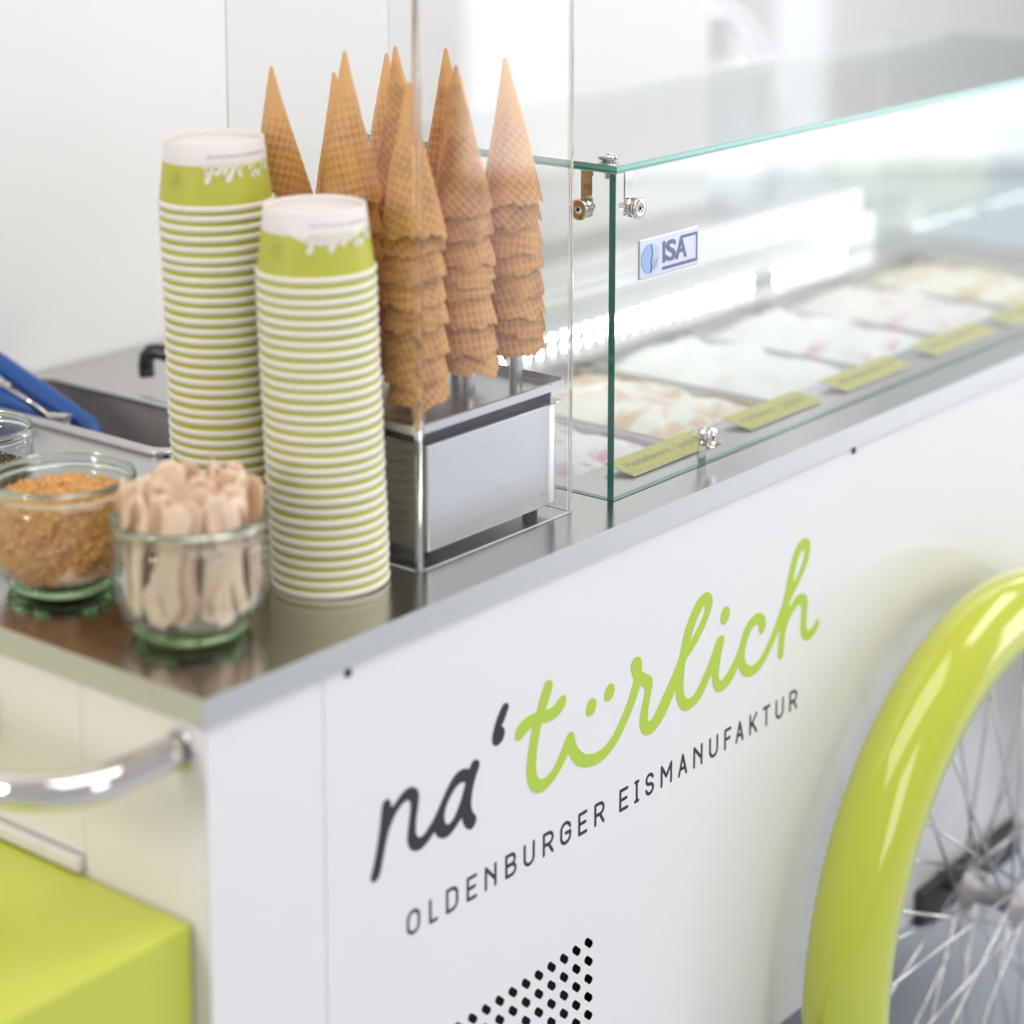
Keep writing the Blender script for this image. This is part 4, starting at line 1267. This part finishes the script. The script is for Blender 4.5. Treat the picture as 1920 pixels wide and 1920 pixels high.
for i in range(91):
    t = i / 90
    c = c0.lerp(c1, t)
    sp.append((c.x + 0.0045 * math.cos(t * 7 * 2 * PI), c.y, c.z + 0.0045 * math.sin(t * 7 * 2 * PI)))
sweep(bm, sp, 0.0008, 6)
from_bm("spring", bm, M['chrome'], sc_)
bm = bmesh.new()
lathe(bm, [(0.024, 0.0), (0.0225, -0.010), (0.016, -0.019), (0, -0.023), (0, -0.0215), (0.015, -0.0177), (0.021, -0.0095), (0.0228, 0.0)], 28, (0.385, 0.505, 0.925))
sweep(bm, [(0.385, 0.505, 0.905), (0.381, 0.53, 0.962)], 0.004, 8)
from_bm("bowl", bm, M['steel'], sc_)

# ================================================================ BLURRED ROOM BEYOND THE DISPLAY
cab = empty("cabinet", (4.46, 2.66, FLOOR)); props(cab, "white lacquered cabinet standing beyond the glass display", "cabinet")
box_obj("carcass", (4.22, 4.66, 2.50, 2.90, FLOOR, 0.77), M['white_furn'], cab, 0.004)
box_obj("door", (4.24, 4.64, 2.482, 2.499, FLOOR + 0.06, 0.75), M['white_furn'], cab, 0.003)
box_obj("handle", (4.60, 4.615, 2.462, 2.481, 0.50, 0.68), M['steel'], cab, 0.002)
col = empty("pillar", (4.82, 2.7, FLOOR)); props(col, "grey square pillar beside the white cabinet", "pillar")
box_obj("shaft", (4.67, 4.96, 2.52, 2.88, FLOOR + 0.1, 3.3), M['grey_furn'], col, 0.01)
box_obj("plinth", (4.665, 4.965, 2.51, 2.89, FLOOR, FLOOR + 0.1), M['grey_furn'], col, 0.004)
pl = empty("planter_box", (5.5, 2.7, FLOOR)); props(pl, "moss green planter box beyond the glass display", "planter box")
box_obj("trough", (4.98, 6.05, 2.52, 2.90, FLOOR, 0.47), M['green_furn'], pl, 0.01)
box_obj("lip", (4.97, 6.06, 2.51, 2.91, 0.47, 0.50), M['rose_furn'], pl, 0.005)

ch = empty("clear_chair", (3.55, 1.75, FLOOR)); props(ch, "clear plastic chair with curved back beyond the glass display", "chair")
bm = bmesh.new()
def chair_side(sgn):
    return [(3.55 + sgn * 0.20, 1.95, FLOOR), (3.55 + sgn * 0.20, 1.93, FLOOR + 0.42)]
for sgn in (-1, 1):
    for yy in (1.55, 1.95):
        bm2 = bmesh.new(); sweep(bm2, [(3.55 + sgn * 0.21, yy, FLOOR), (3.55 + sgn * 0.19, yy, FLOOR + 0.44)], 0.013, 10)
        from_bm("leg", bm2, M['white_furn'], ch)
bx(bm, 3.34, 3.76, 1.53, 1.97, FLOOR + 0.44, FLOOR + 0.455, bevel=0.005)
from_bm("seat", bm, M['clear_plastic'], ch)
bm = bmesh.new()
back = [(3.55 - 0.21 * math.cos(t), 1.95 + 0.05 * math.sin(t), FLOOR + 0.46 + 0.42 * math.sin(t) ** 0.6) for t in [PI * i / 24 for i in range(25)]]
sweep(bm, back, 0.013, 10)
from_bm("back_frame", bm, M['white_furn'], ch)
bm = bmesh.new()
vb = [bm.verts.new((p[0], p[1], FLOOR + 0.46)) for p in back]; vt_ = [bm.verts.new(p) for p in back]
for i in range(24): bm.faces.new((vb[i], vb[i + 1], vt_[i + 1], vt_[i]))
from_bm("backrest", bm, M['clear_plastic'], ch)
